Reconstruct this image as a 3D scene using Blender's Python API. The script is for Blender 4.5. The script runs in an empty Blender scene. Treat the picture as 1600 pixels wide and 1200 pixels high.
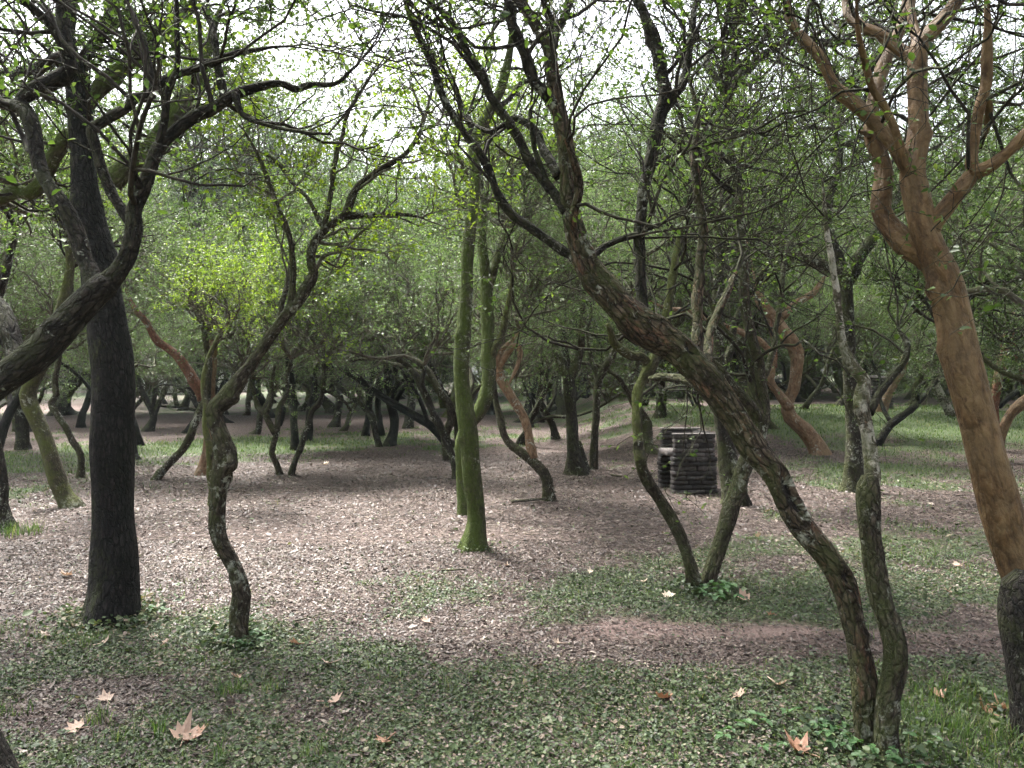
import bpy, math, random
import numpy as np
from mathutils import Vector, noise as mnoise

# ------------------------------------------------------------------ camera, sky, sun, exposure
scene = bpy.context.scene
C = scene.collection
F_PX, CX, CY, HOR, CAM_H = 1250.0, 800.0, 600.0, 590.0, 1.6
PITCH = math.atan((CY - HOR) / F_PX)            # slightly downwards
cam_d = bpy.data.cameras.new('camera')
cam_d.sensor_width = 36.0
cam_d.lens = 36.0 * F_PX / 1600.0
cam_d.clip_start, cam_d.clip_end = 0.05, 600.0
cam = bpy.data.objects.new('camera', cam_d)
C.objects.link(cam)
cam.location = (0, 0, CAM_H)
cam.rotation_euler = (math.pi / 2 - PITCH, 0, 0)
scene.camera = cam

SUN_EL, SUN_AZ = math.radians(61), math.radians(-38)     # azimuth from +Y towards +X
SUN = Vector((math.sin(SUN_AZ) * math.cos(SUN_EL), math.cos(SUN_AZ) * math.cos(SUN_EL), math.sin(SUN_EL)))
world = bpy.data.worlds.new('World')
scene.world = world
world.use_nodes = True
wn, wl = world.node_tree.nodes, world.node_tree.links
bg = wn['Background']
sky = wn.new('ShaderNodeTexSky')
sky.sky_type = 'NISHITA'
sky.sun_disc = False
sky.sun_elevation = SUN_EL
sky.sun_rotation = SUN_AZ
sky.air_density, sky.dust_density, sky.ozone_density = 1.0, 5.0, 0.6
hs = wn.new('ShaderNodeHueSaturation')          # a thin white overcast: the sky's own light with little blue left
hs.inputs['Saturation'].default_value = 0.30
hs.inputs['Value'].default_value = 1.0
wl.new(sky.outputs[0], hs.inputs['Color'])
wl.new(hs.outputs[0], bg.inputs['Color'])
bg.inputs['Strength'].default_value = 0.15
sun_d = bpy.data.lights.new('sun', 'SUN')
sun_d.energy, sun_d.angle, sun_d.color = 4.0, math.radians(12), (1.0, 0.96, 0.9)
sun = bpy.data.objects.new('sun', sun_d)
C.objects.link(sun)
sun.location = (0, 0, 30)
sun.rotation_euler = SUN.to_track_quat('Z', 'Y').to_euler()
scene.view_settings.view_transform = 'Standard'
scene.view_settings.look = 'None'
scene.view_settings.gamma = 1.0
scene.view_settings.use_curve_mapping = False
scene.view_settings.exposure = 1.98
scene.render.engine = 'CYCLES'
cy = scene.cycles
cy.max_bounces, cy.diffuse_bounces, cy.glossy_bounces = 3, 3, 1
cy.transmission_bounces, cy.transparent_max_bounces, cy.volume_bounces = 4, 4, 0
cy.caustics_reflective = cy.caustics_refractive = False
cy.sample_clamp_indirect = 6.0
cy.use_adaptive_sampling = True
cy.adaptive_threshold = 0.05
cy.adaptive_min_samples = 16
cy.use_denoising = True

rng = np.random.default_rng(7)
random.seed(7)

# ------------------------------------------------------------------ pixel <-> world, terrain
cp, sp = math.cos(PITCH), math.sin(PITCH)

def ray(px, py):
    x, u = (px - CX) / F_PX, (CY - py) / F_PX
    return Vector((x, cp + u * sp, u * cp - sp))

def at(px, py, Y):
    d = ray(px, py)
    return Vector((d.x * Y / d.y, Y, CAM_H + d.z * Y / d.y))

def sstep(a, b, v):
    t = np.clip((v - a) / (b - a), 0, 1)
    return t * t * (3 - 2 * t)

def hash2(ix, iy, s):
    h = np.sin(ix * 127.1 + iy * 311.7 + s * 74.7) * 43758.5453
    return h - np.floor(h)

def vnoise(x, y, s=0):
    ix, iy = np.floor(x), np.floor(y)
    fx, fy = x - ix, y - iy
    fx, fy = fx * fx * (3 - 2 * fx), fy * fy * (3 - 2 * fy)
    a, b = hash2(ix, iy, s), hash2(ix + 1, iy, s)
    c, d = hash2(ix, iy + 1, s), hash2(ix + 1, iy + 1, s)
    return (a + (b - a) * fx) * (1 - fy) + (c + (d - c) * fx) * fy

def fbm(x, y, s=0, o=4):
    t, a = 0, 0.5
    for i in range(o):
        t = t + a * vnoise(x * 2 ** i, y * 2 ** i, s + i)
        a *= 0.5
    return t / (1 - 0.5 ** o)

def height(x, y):
    x, y = np.asarray(x, float), np.asarray(y, float)
    h = 0.07 * (fbm(x * 0.5, y * 0.5, 3) - 0.5) + 0.02 * (vnoise(x * 3.1, y * 3.1, 9) - 0.5)
    h = h * sstep(-2, 5, y) * 1.0
    bank = sstep(12.2, 24, y) * sstep(0.2, 3.8, x - 0.03 * y)
    h = h + 0.72 * bank + 0.10 * bank * (fbm(x * 0.35, y * 0.35, 5) - 0.5)
    h = h + 0.65 * sstep(36, 52, y) * (1 - 0.8 * sstep(-8, -26, x + 0.3 * y - 14))
    h = h + 0.9 * sstep(50, 110, y)
    return h

def ground(px, py):
    d = ray(px, py)
    z = 0.0
    for _ in range(60):
        t = (CAM_H - z) / max(-d.z, 1e-3)
        t = min(t, 90)
        zn = float(height(d.x * t, d.y * t))
        z += 0.5 * (zn - z)
    return Vector((d.x * t, d.y * t, float(height(d.x * t, d.y * t))))

# ------------------------------------------------------------------ mesh helpers
def new_mesh(name, V, Q, attrs=None, smooth=True, tris=False):
    V = np.ascontiguousarray(V, np.float32)
    Q = np.ascontiguousarray(Q, np.int32)
    k = Q.shape[1]
    me = bpy.data.meshes.new(name)
    me.vertices.add(len(V))
    me.vertices.foreach_set('co', V.ravel())
    me.loops.add(Q.size)
    me.loops.foreach_set('vertex_index', Q.ravel())
    me.polygons.add(len(Q))
    me.polygons.foreach_set('loop_start', np.arange(0, Q.size, k, dtype=np.int32))
    me.update(calc_edges=True)
    if smooth:
        me.polygons.foreach_set('use_smooth', np.ones(len(Q), bool))
    for an, (ty, data) in (attrs or {}).items():
        a = me.attributes.new(an, ty, 'POINT')
        data = np.ascontiguousarray(data, np.float32).ravel()
        a.data.foreach_set({'FLOAT': 'value', 'FLOAT_VECTOR': 'vector', 'FLOAT_COLOR': 'color'}[ty], data)
    return me

def obj(name, me, mat=None, parent=None, loc=(0, 0, 0)):
    if mat is not None and not me.materials:
        me.materials.append(mat)
    o = bpy.data.objects.new(name, me)
    C.objects.link(o)
    o.location = loc
    if parent is not None:
        o.parent = parent
    return o

def empty(name, loc, label, cat, group=None):
    o = bpy.data.objects.new(name, None)
    C.objects.link(o)
    o.location = loc
    o.empty_display_size = 0.2
    tag(o, label, cat, group)
    return o

def tag(o, label=None, cat=None, group=None, kind=None):
    for k, v in (('label', label), ('category', cat), ('group', group), ('kind', kind)):
        if v:
            o[k] = v
    return o

def unit(a):
    return a / np.maximum(np.linalg.norm(a, axis=-1, keepdims=True), 1e-9)

def catmull(P, step):
    P = np.asarray(P, float)
    out = []
    E = np.vstack([2 * P[0] - P[1], P, 2 * P[-1] - P[-2]])
    for i in range(len(P) - 1):
        a, b, c, d = E[i:i + 4]
        n = max(2, int(np.linalg.norm(c[:3] - b[:3]) / step))
        t = np.linspace(0, 1, n, endpoint=False)[:, None]
        out.append(0.5 * ((2 * b) + (c - a) * t + (2 * a - 5 * b + 4 * c - d) * t ** 2 + (3 * b - a - 3 * c + d) * t ** 3))
    out.append(P[-1][None])
    return np.vstack(out)

def tube(P, R, sides, amp, seed, feats=(), cap=True, flare=0.0, hollow=None):
    """one solid limb: P (n,3), R (n,). returns verts, quads, bark coordinate"""
    n = len(P)
    T = unit(np.gradient(P, axis=0))
    u = np.cross(T[0], (0.31, 0.95, 0.05)); u /= np.linalg.norm(u)
    U = np.zeros((n, 3))
    for i in range(n):
        u = u - T[i] * np.dot(u, T[i]); u /= np.linalg.norm(u)
        U[i] = u
    W = np.cross(T, U)
    th = np.linspace(0, 2 * np.pi, sides, endpoint=False)
    ct, st = np.cos(th), np.sin(th)
    L = np.concatenate([[0], np.cumsum(np.linalg.norm(np.diff(P, axis=0), axis=1))])
    dirs = U[:, None] * ct[None, :, None] + W[:, None] * st[None, :, None]
    disp = np.zeros((n, sides))
    for i in range(n):
        r = max(R[i], 0.004)
        for j in range(sides):
            cx, cy_ = ct[j], st[j]
            q = Vector((cx * 1.1 + seed * 3.7, cy_ * 1.1, L[i] / r * 0.28))
            v = 0.75 * mnoise.noise(q)
            if sides > 10:
                q2 = Vector((cx * 3.2 + seed, cy_ * 3.2, L[i] / r * 0.55))
                v += 0.32 * mnoise.noise(q2)
                q3 = Vector((cx * 6.5 + seed, cy_ * 6.5, L[i] / r * 0.42))
                v += 0.34 * (abs(mnoise.noise(q3)) - 0.25)
                q4 = Vector((cx * 12 + seed, cy_ * 12, L[i] / r * 2.2))
                v += 0.16 * mnoise.noise(q4)
            disp[i, j] = v
    rad = R[:, None] * (1 + amp * disp)
    if flare > 0:                        # root flare, lobed
        lob = np.array([mnoise.noise(Vector((c_ * 1.6 + seed, s_ * 1.6, seed))) for c_, s_ in zip(ct, st)])
        rad = rad + R[:, None] * flare * np.exp(-np.maximum(L - 0.13, 0) / (0.7 * R[0] + 0.02))[:, None] * (0.55 + 1.3 * lob)[None]
    for (c, la, lt, dep) in feats:       # knots and hollows: c = world point on the surface
        k = int(np.argmin(np.linalg.norm(P - c, axis=1)))
        vdir = c - P[k]
        vdir = vdir - T[k] * np.dot(vdir, T[k])
        a0 = math.atan2(np.dot(vdir, W[k]), np.dot(vdir, U[k]))
        da = (L - L[k])[:, None] / la
        dt = (np.angle(np.exp(1j * (th - a0))))[None, :] * R[k] / lt
        rr = np.sqrt(da ** 2 + dt ** 2)
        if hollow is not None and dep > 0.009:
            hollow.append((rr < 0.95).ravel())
        rad = rad - dep * np.exp(-(rr ** 4)) + 0.28 * abs(dep) * np.exp(-((rr - 1.25) / 0.3) ** 2) * (1 if dep > 0 else 0)
    V = P[:, None] + dirs * rad[..., None]
    bk = np.stack([np.broadcast_to(ct, (n, sides)) * R[:, None], np.broadcast_to(st, (n, sides)) * R[:, None],
                   np.broadcast_to(L[:, None], (n, sides))], -1) + seed * 5.3
    i0 = np.arange(n - 1)[:, None] * sides + np.arange(sides)[None]
    i1 = np.arange(n - 1)[:, None] * sides + (np.arange(sides)[None] + 1) % sides
    Q = np.stack([i0, i1, i1 + sides, i0 + sides], -1).reshape(-1, 4)
    V = V.reshape(-1, 3); bk = bk.reshape(-1, 3)
    if cap:
        for row, tip in ((0, P[0]), (n - 1, P[-1] + T[-1] * R[-1] * 0.6)):
            m = len(V)
            V = np.vstack([V, tip]); bk = np.vstack([bk, bk[row * sides]])
            rr = row * sides + np.arange(0, sides, 2)
            mid = row * sides + (np.arange(0, sides, 2) + 1) % sides
            nx = row * sides + (np.arange(0, sides, 2) + 2) % sides
            f = np.stack([rr, np.full_like(rr, m), nx, mid], -1) if row == 0 else np.stack([rr, mid, nx, np.full_like(rr, m)], -1)
            Q = np.vstack([Q, f])
    return V, Q, bk

def thin_tubes(paths, sides):
    """many twigs at once: paths = list of (pts (k,3), r0, r1)"""
    groups = {}
    for p in paths:
        groups.setdefault(len(p[0]), []).append(p)
    Vs, Qs, Bs, off = [], [], [], 0
    th = np.linspace(0, 2 * np.pi, sides, endpoint=False)
    for n, g in groups.items():
        P = np.stack([a[0] for a in g])
        r0 = np.array([a[1] for a in g]); r1 = np.array([a[2] for a in g])
        R = r0[:, None] + (r1 - r0)[:, None] * np.linspace(0, 1, n)[None]
        T = unit(np.gradient(P, axis=1))
        ref = unit(np.array([[0.37, 0.61, -0.2]])) + 0 * P[:, 0]
        U = unit(np.cross(T, ref[:, None]))
        W = np.cross(T, U)
        V = P[:, :, None] + (U[:, :, None] * np.cos(th)[:, None] + W[:, :, None] * np.sin(th)[:, None]) * R[:, :, None, None]
        m = len(g)
        L = np.linspace(0, 1, n)[None, :, None] * np.linalg.norm(P[:, -1] - P[:, 0], axis=1)[:, None, None]
        B = np.stack([np.cos(th)[None, None] * R[..., None], np.sin(th)[None, None] * R[..., None],
                      L + np.arange(m)[:, None, None] * 0.37 + 0 * R[..., None] * th], -1)
        a = np.arange(m)[:, None, None] * n * sides
        i = np.arange(n - 1)[None, :, None] * sides
        j = np.arange(sides)[None, None]
        i0 = a + i + j; i1 = a + i + (j + 1) % sides
        Q = np.stack([i0, i1, i1 + sides, i0 + sides], -1).reshape(-1, 4) + off
        Vs.append(V.reshape(-1, 3)); Qs.append(Q); Bs.append(B.reshape(-1, 3)); off += m * n * sides
    return np.vstack(Vs), np.vstack(Qs), np.vstack(Bs)

def leaf_mesh(pos, axis, nrm, length, width, fold=0.18, fine=True, rnd=None):
    """leaves: pos (N,3) leaf base, axis = direction to the tip, nrm = upper side"""
    N = len(pos)
    axis = unit(axis); side = unit(np.cross(axis, nrm)); up = np.cross(side, axis)
    L, Wd = length[:, None], width[:, None]
    if fine:
        V = np.stack([pos,
                      pos + axis * L * 0.32 - side * Wd * 0.48 + up * Wd * fold,
                      pos + axis * L * 0.70 - side * Wd * 0.38 + up * Wd * fold,
                      pos + axis * L - up * L * 0.06,
                      pos + axis * L * 0.70 + side * Wd * 0.38 + up * Wd * fold,
                      pos + axis * L * 0.32 + side * Wd * 0.48 + up * Wd * fold], 1)
        b = np.arange(N)[:, None] * 6
        Q = np.concatenate([b + np.array([[0, 3, 2, 1]]), b + np.array([[0, 5, 4, 3]])], 0)
        k = 6
    else:
        V = np.stack([pos, pos + axis * L * 0.45 - side * Wd * 0.5 + up * Wd * fold, pos + axis * L,
                      pos + axis * L * 0.45 + side * Wd * 0.5 + up * Wd * fold], 1)
        Q = np.arange(N)[:, None] * 4 + np.array([[0, 3, 2, 1]])
        k = 4
    if rnd is None:
        rnd = rng.random(N)
    return V.reshape(-1, 3), Q, np.repeat(rnd, k)

# ------------------------------------------------------------------ materials
def mat_base(name):
    m = bpy.data.materials.new(name)
    m.use_nodes = True
    nt = m.node_tree
    return m, nt.nodes, nt.links, nt.nodes['Principled BSDF']

def ramp(N, stops, interp='LINEAR'):
    r = N.new('ShaderNodeValToRGB')
    r.color_ramp.interpolation = interp
    el = r.color_ramp.elements
    while len(el) < len(stops):
        el.new(0.5)
    for e, (p, c) in zip(el, stops):
        e.position = p
        e.color = (*c, 1) if len(c) == 3 else c
    return r

def nz(N, L, vec, scale, detail=4, rough=0.55, dist=0.0):
    n = N.new('ShaderNodeTexNoise')
    n.inputs['Scale'].default_value = scale
    n.inputs['Detail'].default_value = detail
    n.inputs['Roughness'].default_value = rough
    n.inputs['Distortion'].default_value = dist
    if vec is not None:
        L.new(vec, n.inputs['Vector'])
    return n.outputs['Fac']

def mix(N, L, fac, a, b, blend='MIX'):
    m = N.new('ShaderNodeMix')
    m.data_type = 'RGBA'
    m.blend_type = blend
    for sock, v in ((m.inputs[0], fac), (m.inputs[6], a), (m.inputs[7], b)):
        if isinstance(v, (float, int)):
            sock.default_value = v
        elif isinstance(v, tuple):
            sock.default_value = (*v, 1)
        else:
            L.new(v, sock)
    return m.outputs[2]

def mth(N, L, op, a, b=0.0, clamp=False):
    m = N.new('ShaderNodeMath')
    m.operation = op
    m.use_clamp = clamp
    for s, v in zip(m.inputs, (a, b)):
        if isinstance(v, (float, int)):
            s.default_value = v
        else:
            L.new(v, s)
    return m.outputs[0]

def bark(name, dark, mid, light, moss=0.3, lichen=0.2, flake=0.0, flake_col=(0.30, 0.15, 0.09), stretch=0.22, fine=55.0,
         bump=0.5, moss_col=((0.030, 0.038, 0.012), (0.085, 0.100, 0.032)), lich_col=(0.42, 0.43, 0.36), rough=0.85, crack=0.75, plate=42.0, rng_=(0.30, 0.50, 0.72), hue=None):
    m, N, L, b = mat_base(name)
    at_ = N.new('ShaderNodeAttribute'); at_.attribute_name = 'bk'
    mp = N.new('ShaderNodeMapping'); mp.inputs['Scale'].default_value = (1, 1, stretch)
    L.new(at_.outputs['Vector'], mp.inputs['Vector'])
    v = mp.outputs['Vector']
    raw = at_.outputs['Vector']
    f1 = nz(N, L, v, fine, 5, 0.65, 0.4)
    f2 = nz(N, L, raw, 9.0, 4, 0.6, 0.6)
    c = ramp(N, [(rng_[0], dark), (rng_[1], mid), (rng_[2], light)])
    L.new(mth(N, L, 'ADD', mth(N, L, 'MULTIPLY', f1, 0.65), mth(N, L, 'MULTIPLY', f2, 0.35)), c.inputs[0])
    col = c.outputs[0]
    if hue:
        hr = ramp(N, [(0.42, (0, 0, 0)), (0.58, (1, 1, 1))])
        L.new(nz(N, L, raw, 5.5, 4, 0.65, 0.8), hr.inputs[0])
        col = mix(N, L, mth(N, L, 'MULTIPLY', hr.outputs[0], 0.6), col, mix(N, L, f1, tuple(0.6 * q for q in hue), tuple(1.25 * q for q in hue)))
    vc = N.new('ShaderNodeTexVoronoi'); vc.feature = 'DISTANCE_TO_EDGE'
    vc.inputs['Scale'].default_value = plate
    mp2 = N.new('ShaderNodeMapping'); mp2.inputs['Scale'].default_value = (1, 1, 0.32)
    wv = N.new('ShaderNodeVectorMath'); wv.operation = 'SCALE'; wv.inputs['Scale'].default_value = 0.022
    nw = N.new('ShaderNodeTexNoise'); nw.inputs['Scale'].default_value = 45.0; nw.inputs['Detail'].default_value = 3
    L.new(raw, nw.inputs['Vector']); L.new(nw.outputs['Color'], wv.inputs[0])
    wa = N.new('ShaderNodeVectorMath'); wa.operation = 'ADD'
    L.new(raw, wa.inputs[0]); L.new(wv.outputs[0], wa.inputs[1]); L.new(wa.outputs[0], mp2.inputs['Vector'])
    L.new(mp2.outputs[0], vc.inputs['Vector'])
    cr_ = ramp(N, [(0.0, (0, 0, 0)), (0.16, (1, 1, 1))])
    L.new(vc.outputs['Distance'], cr_.inputs[0])
    crk = cr_.outputs[0]
    if crack > 0:
        col = mix(N, L, mth(N, L, 'MULTIPLY', mth(N, L, 'SUBTRACT', 1.0, crk), crack), col, dark)
    if flake > 0:      # places where the outer bark has peeled
        ff = mth(N, L, 'ADD', mth(N, L, 'MULTIPLY', nz(N, L, v, 16.0, 4, 0.6, 0.5), 0.55), mth(N, L, 'MULTIPLY', nz(N, L, v, 60.0, 4, 0.7, 0.3), 0.45))
        r = ramp(N, [(0.60 - 0.2 * flake, (0, 0, 0)), (0.70 - 0.2 * flake, (1, 1, 1))])
        L.new(ff, r.inputs[0])
        fl = mix(N, L, nz(N, L, v, 110.0, 3, 0.7), tuple(0.3 * q for q in flake_col), tuple(1.7 * q for q in flake_col))
        col = mix(N, L, r.outputs[0], col, fl)
    if lichen > 0:
        lf = nz(N, L, raw, 24.0, 5, 0.7, 0.5)
        l2 = nz(N, L, raw, 3.5, 2, 0.5, 0.3)
        r = ramp(N, [(0.60 - 0.16 * lichen, (0, 0, 0)), (0.66 - 0.16 * lichen, (1, 1, 1))])
        L.new(mth(N, L, 'ADD', mth(N, L, 'MULTIPLY', lf, 0.6), mth(N, L, 'MULTIPLY', l2, 0.4)), r.inputs[0])
        col = mix(N, L, mth(N, L, 'MULTIPLY', r.outputs[0], 0.8), col, lich_col)
    if moss > 0:
        mf = mth(N, L, 'ADD', mth(N, L, 'MULTIPLY', nz(N, L, raw, 4.5, 5, 0.7, 0.5), 0.62), mth(N, L, 'MULTIPLY', nz(N, L, v, 75.0, 4, 0.75), 0.38))
        geo = N.new('ShaderNodeNewGeometry')
        sep = N.new('ShaderNodeSeparateXYZ'); L.new(geo.outputs['Normal'], sep.inputs[0])
        up = mth(N, L, 'MULTIPLY', sep.outputs['Z'], 0.12)
        side = mth(N, L, 'MULTIPLY', sep.outputs['X'], -0.11)
        r = ramp(N, [(0.60 - 0.32 * moss, (0, 0, 0)), (0.80 - 0.32 * moss, (1, 1, 1))])
        L.new(mth(N, L, 'ADD', mth(N, L, 'ADD', mf, up), side), r.inputs[0])
        mc = mix(N, L, nz(N, L, raw, 130.0, 4, 0.75), tuple(0.55 * q for q in moss_col[0]), tuple(1.25 * q for q in moss_col[1]))
        col = mix(N, L, mth(N, L, 'MULTIPLY', r.outputs[0], 0.82), col, mc)
    L.new(col, b.inputs['Base Color'])
    b.inputs['Roughness'].default_value = rough
    b.inputs['Specular IOR Level'].default_value = 0.25
    bp = N.new('ShaderNodeBump')
    bp.inputs['Strength'].default_value = bump
    bp.inputs['Distance'].default_value = 0.022
    L.new(mth(N, L, 'ADD', mth(N, L, 'ADD', f1, mth(N, L, 'MULTIPLY', f2, 0.5)), mth(N, L, 'MULTIPLY', crk, 0.7 * crack)), bp.inputs['Height'])
    L.new(bp.outputs[0], b.inputs['Normal'])
    return m

M = {}
M['dark'] = bark('bark_dark_furrowed', (0.003, 0.003, 0.003), (0.013, 0.011, 0.011), (0.050, 0.044, 0.041), moss=0.15, lichen=0.0, fine=60, stretch=0.25, bump=1.0, crack=0.8, plate=36)
M['grey'] = bark('bark_grey_mossy', (0.008, 0.006, 0.004), (0.050, 0.038, 0.028), (0.18, 0.15, 0.12), moss=0.48, lichen=0.26, flake=0.12, flake_col=(0.13, 0.085, 0.06), stretch=0.4, bump=1.0)
M['diag'] = bark('bark_flaking_brown', (0.007, 0.005, 0.004), (0.055, 0.038, 0.026), (0.24, 0.185, 0.14), moss=0.42, lichen=0.18, flake=0.30, flake_col=(0.19, 0.10, 0.066), stretch=0.30, fine=52, bump=1.0, crack=0.9, plate=38)
M['limb'] = bark('bark_shadowy_limb', (0.004, 0.003, 0.003), (0.020, 0.015, 0.012), (0.085, 0.070, 0.056), moss=0.40, lichen=0.12, stretch=0.35, bump=1.0, moss_col=((0.014, 0.018, 0.006), (0.050, 0.060, 0.018)))  # bark and moss darkened: silhouette shade against the sky put into the colour
M['moss'] = bark('bark_thick_moss', (0.018, 0.015, 0.010), (0.058, 0.049, 0.033), (0.17, 0.15, 0.11), moss=0.78, lichen=0.14, stretch=0.4, moss_col=((0.016, 0.030, 0.004), (0.100, 0.148, 0.020)), bump=1.0, crack=0.5)
M['moss2'] = bark('bark_pale_moss', (0.018, 0.015, 0.010), (0.062, 0.052, 0.034), (0.18, 0.16, 0.11), moss=0.60, lichen=0.18, stretch=0.4, moss_col=((0.028, 0.040, 0.008), (0.13, 0.16, 0.032)), bump=0.9, crack=0.5)
M['white'] = bark('bark_mottled_white', (0.015, 0.012, 0.009), (0.07, 0.058, 0.04), (0.18, 0.155, 0.12), moss=0.36, lichen=0.86, flake=0.1, stretch=0.5, lich_col=(0.46, 0.43, 0.37), bump=0.9, crack=0.5)
M['orange'] = bark('bark_cinnamon', (0.036, 0.021, 0.011), (0.126, 0.073, 0.033), (0.220, 0.140, 0.072), moss=0.0, lichen=0.0, flake=0.30, flake_col=(0.068, 0.038, 0.021), stretch=0.4, fine=26, bump=0.9, rough=0.62, crack=0.3, plate=20, rng_=(0.37, 0.50, 0.63), hue=(0.212, 0.146, 0.080))
M['orange2'] = bark('bark_cinnamon_pale', (0.06, 0.033, 0.020), (0.19, 0.110, 0.063), (0.35, 0.245, 0.16), moss=0.1, lichen=0.16, flake=0.25, flake_col=(0.19, 0.075, 0.038), stretch=0.4, fine=24, bump=0.8, rough=0.7, crack=0.4, plate=22, rng_=(0.36, 0.50, 0.66), hue=(0.24, 0.16, 0.10))
M['red'] = bark('bark_red', (0.06, 0.026, 0.016), (0.15, 0.065, 0.04), (0.27, 0.14, 0.09), moss=0.2, lichen=0.12, flake=0.2, stretch=0.4, fine=28, bump=0.6)
M['far'] = bark('bark_brown_grove', (0.006, 0.005, 0.004), (0.028, 0.022, 0.018), (0.105, 0.088, 0.072), moss=0.36, lichen=0.2, fine=40, stretch=0.35, bump=1.0, plate=30)
M['twig'] = bark('bark_twig', (0.036, 0.030, 0.024), (0.095, 0.082, 0.066), (0.23, 0.21, 0.18), moss=0.35, lichen=0.25, fine=30, bump=0.2)
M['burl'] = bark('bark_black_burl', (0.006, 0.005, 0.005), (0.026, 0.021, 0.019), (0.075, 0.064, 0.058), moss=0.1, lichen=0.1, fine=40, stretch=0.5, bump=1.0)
M['twig_d'] = bark('bark_dark_twig', (0.008, 0.006, 0.005), (0.026, 0.020, 0.017), (0.075, 0.062, 0.053), moss=0.22, lichen=0.12, fine=30, bump=0.2)

def leafmat(name, stops, trans=0.4, tcol=(1.0, 1.15, 0.5), rough=0.45, spec=0.35):
    m, N, L, b = mat_base(name)
    a = N.new('ShaderNodeAttribute'); a.attribute_name = 'rnd'
    r = ramp(N, stops)
    L.new(a.outputs['Fac'], r.inputs[0])
    L.new(r.outputs[0], b.inputs['Base Color'])
    b.inputs['Roughness'].default_value = rough
    b.inputs['Specular IOR Level'].default_value = spec
    if trans > 0:
        t = N.new('ShaderNodeBsdfTranslucent')
        L.new(mix(N, L, 1.0, r.outputs[0], tcol, 'MULTIPLY'), t.inputs['Color'])
        ms = N.new('ShaderNodeMixShader')
        ms.inputs[0].default_value = trans
        L.new(b.outputs[0], ms.inputs[1]); L.new(t.outputs[0], ms.inputs[2])
        L.new(ms.outputs[0], N['Material Output'].inputs[0])
    return m

M['leaf'] = leafmat('leaf_green', [(0.0, (0.030, 0.052, 0.018)), (0.5, (0.060, 0.098, 0.030)), (0.85, (0.10, 0.145, 0.045)), (1.0, (0.18, 0.21, 0.07))], trans=0.42, tcol=(1.5, 1.7, 0.6))
M['leaf_g'] = leafmat('leaf_greyish', [(0.0, (0.042, 0.072, 0.028)), (0.5, (0.082, 0.132, 0.050)), (0.9, (0.14, 0.19, 0.085)), (1.0, (0.26, 0.27, 0.17))], trans=0.42, tcol=(1.4, 1.5, 0.85))
M['leaf_l'] = leafmat('leaf_lime', [(0.0, (0.07, 0.115, 0.02)), (0.5, (0.13, 0.20, 0.03)), (1.0, (0.23, 0.29, 0.05))], trans=0.5, tcol=(1.5, 1.6, 0.5))
M['leaf_d'] = leafmat('leaf_dark', [(0.0, (0.020, 0.036, 0.014)), (0.6, (0.045, 0.075, 0.024)), (1.0, (0.10, 0.14, 0.04))], trans=0.38, tcol=(1.5, 1.7, 0.55))
M['litter'] = leafmat('leaf_litter', [(0.0, (0.018, 0.011, 0.010)), (0.42, (0.058, 0.040, 0.033)), (0.78, (0.110, 0.082, 0.069)), (0.96, (0.168, 0.134, 0.114)), (1.0, (0.27, 0.225, 0.185))], trans=0.0, rough=0.5, spec=0.35)
M['cover'] = leafmat('ground_cover', [(0.0, (0.018, 0.029, 0.014)), (0.5, (0.056, 0.086, 0.038)), (0.85, (0.108, 0.145, 0.068)), (0.93, (0.15, 0.165, 0.085)), (1.0, (0.22, 0.17, 0.13))], trans=0.2, tcol=(1.2, 1.4, 0.6), rough=0.5, spec=0.3)
M['grass'] = leafmat('grass_blades', [(0.0, (0.035, 0.060, 0.020)), (0.5, (0.080, 0.142, 0.036)), (0.85, (0.14, 0.195, 0.065)), (1.0, (0.26, 0.24, 0.15))], trans=0.35, tcol=(1.2, 1.4, 0.6))
M['weed'] = leafmat('weed_leaf', [(0.0, (0.04, 0.09, 0.035)), (1.0, (0.08, 0.16, 0.055))], trans=0.3, rough=0.5)
M['fallen'] = leafmat('fallen_leaf_dry', [(0.0, (0.26, 0.12, 0.065)), (0.35, (0.36, 0.21, 0.14)), (0.7, (0.46, 0.34, 0.27)), (1.0, (0.58, 0.50, 0.39))], trans=0.15, tcol=(1.1, 0.9, 0.7), rough=0.55, spec=0.4)

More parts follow.
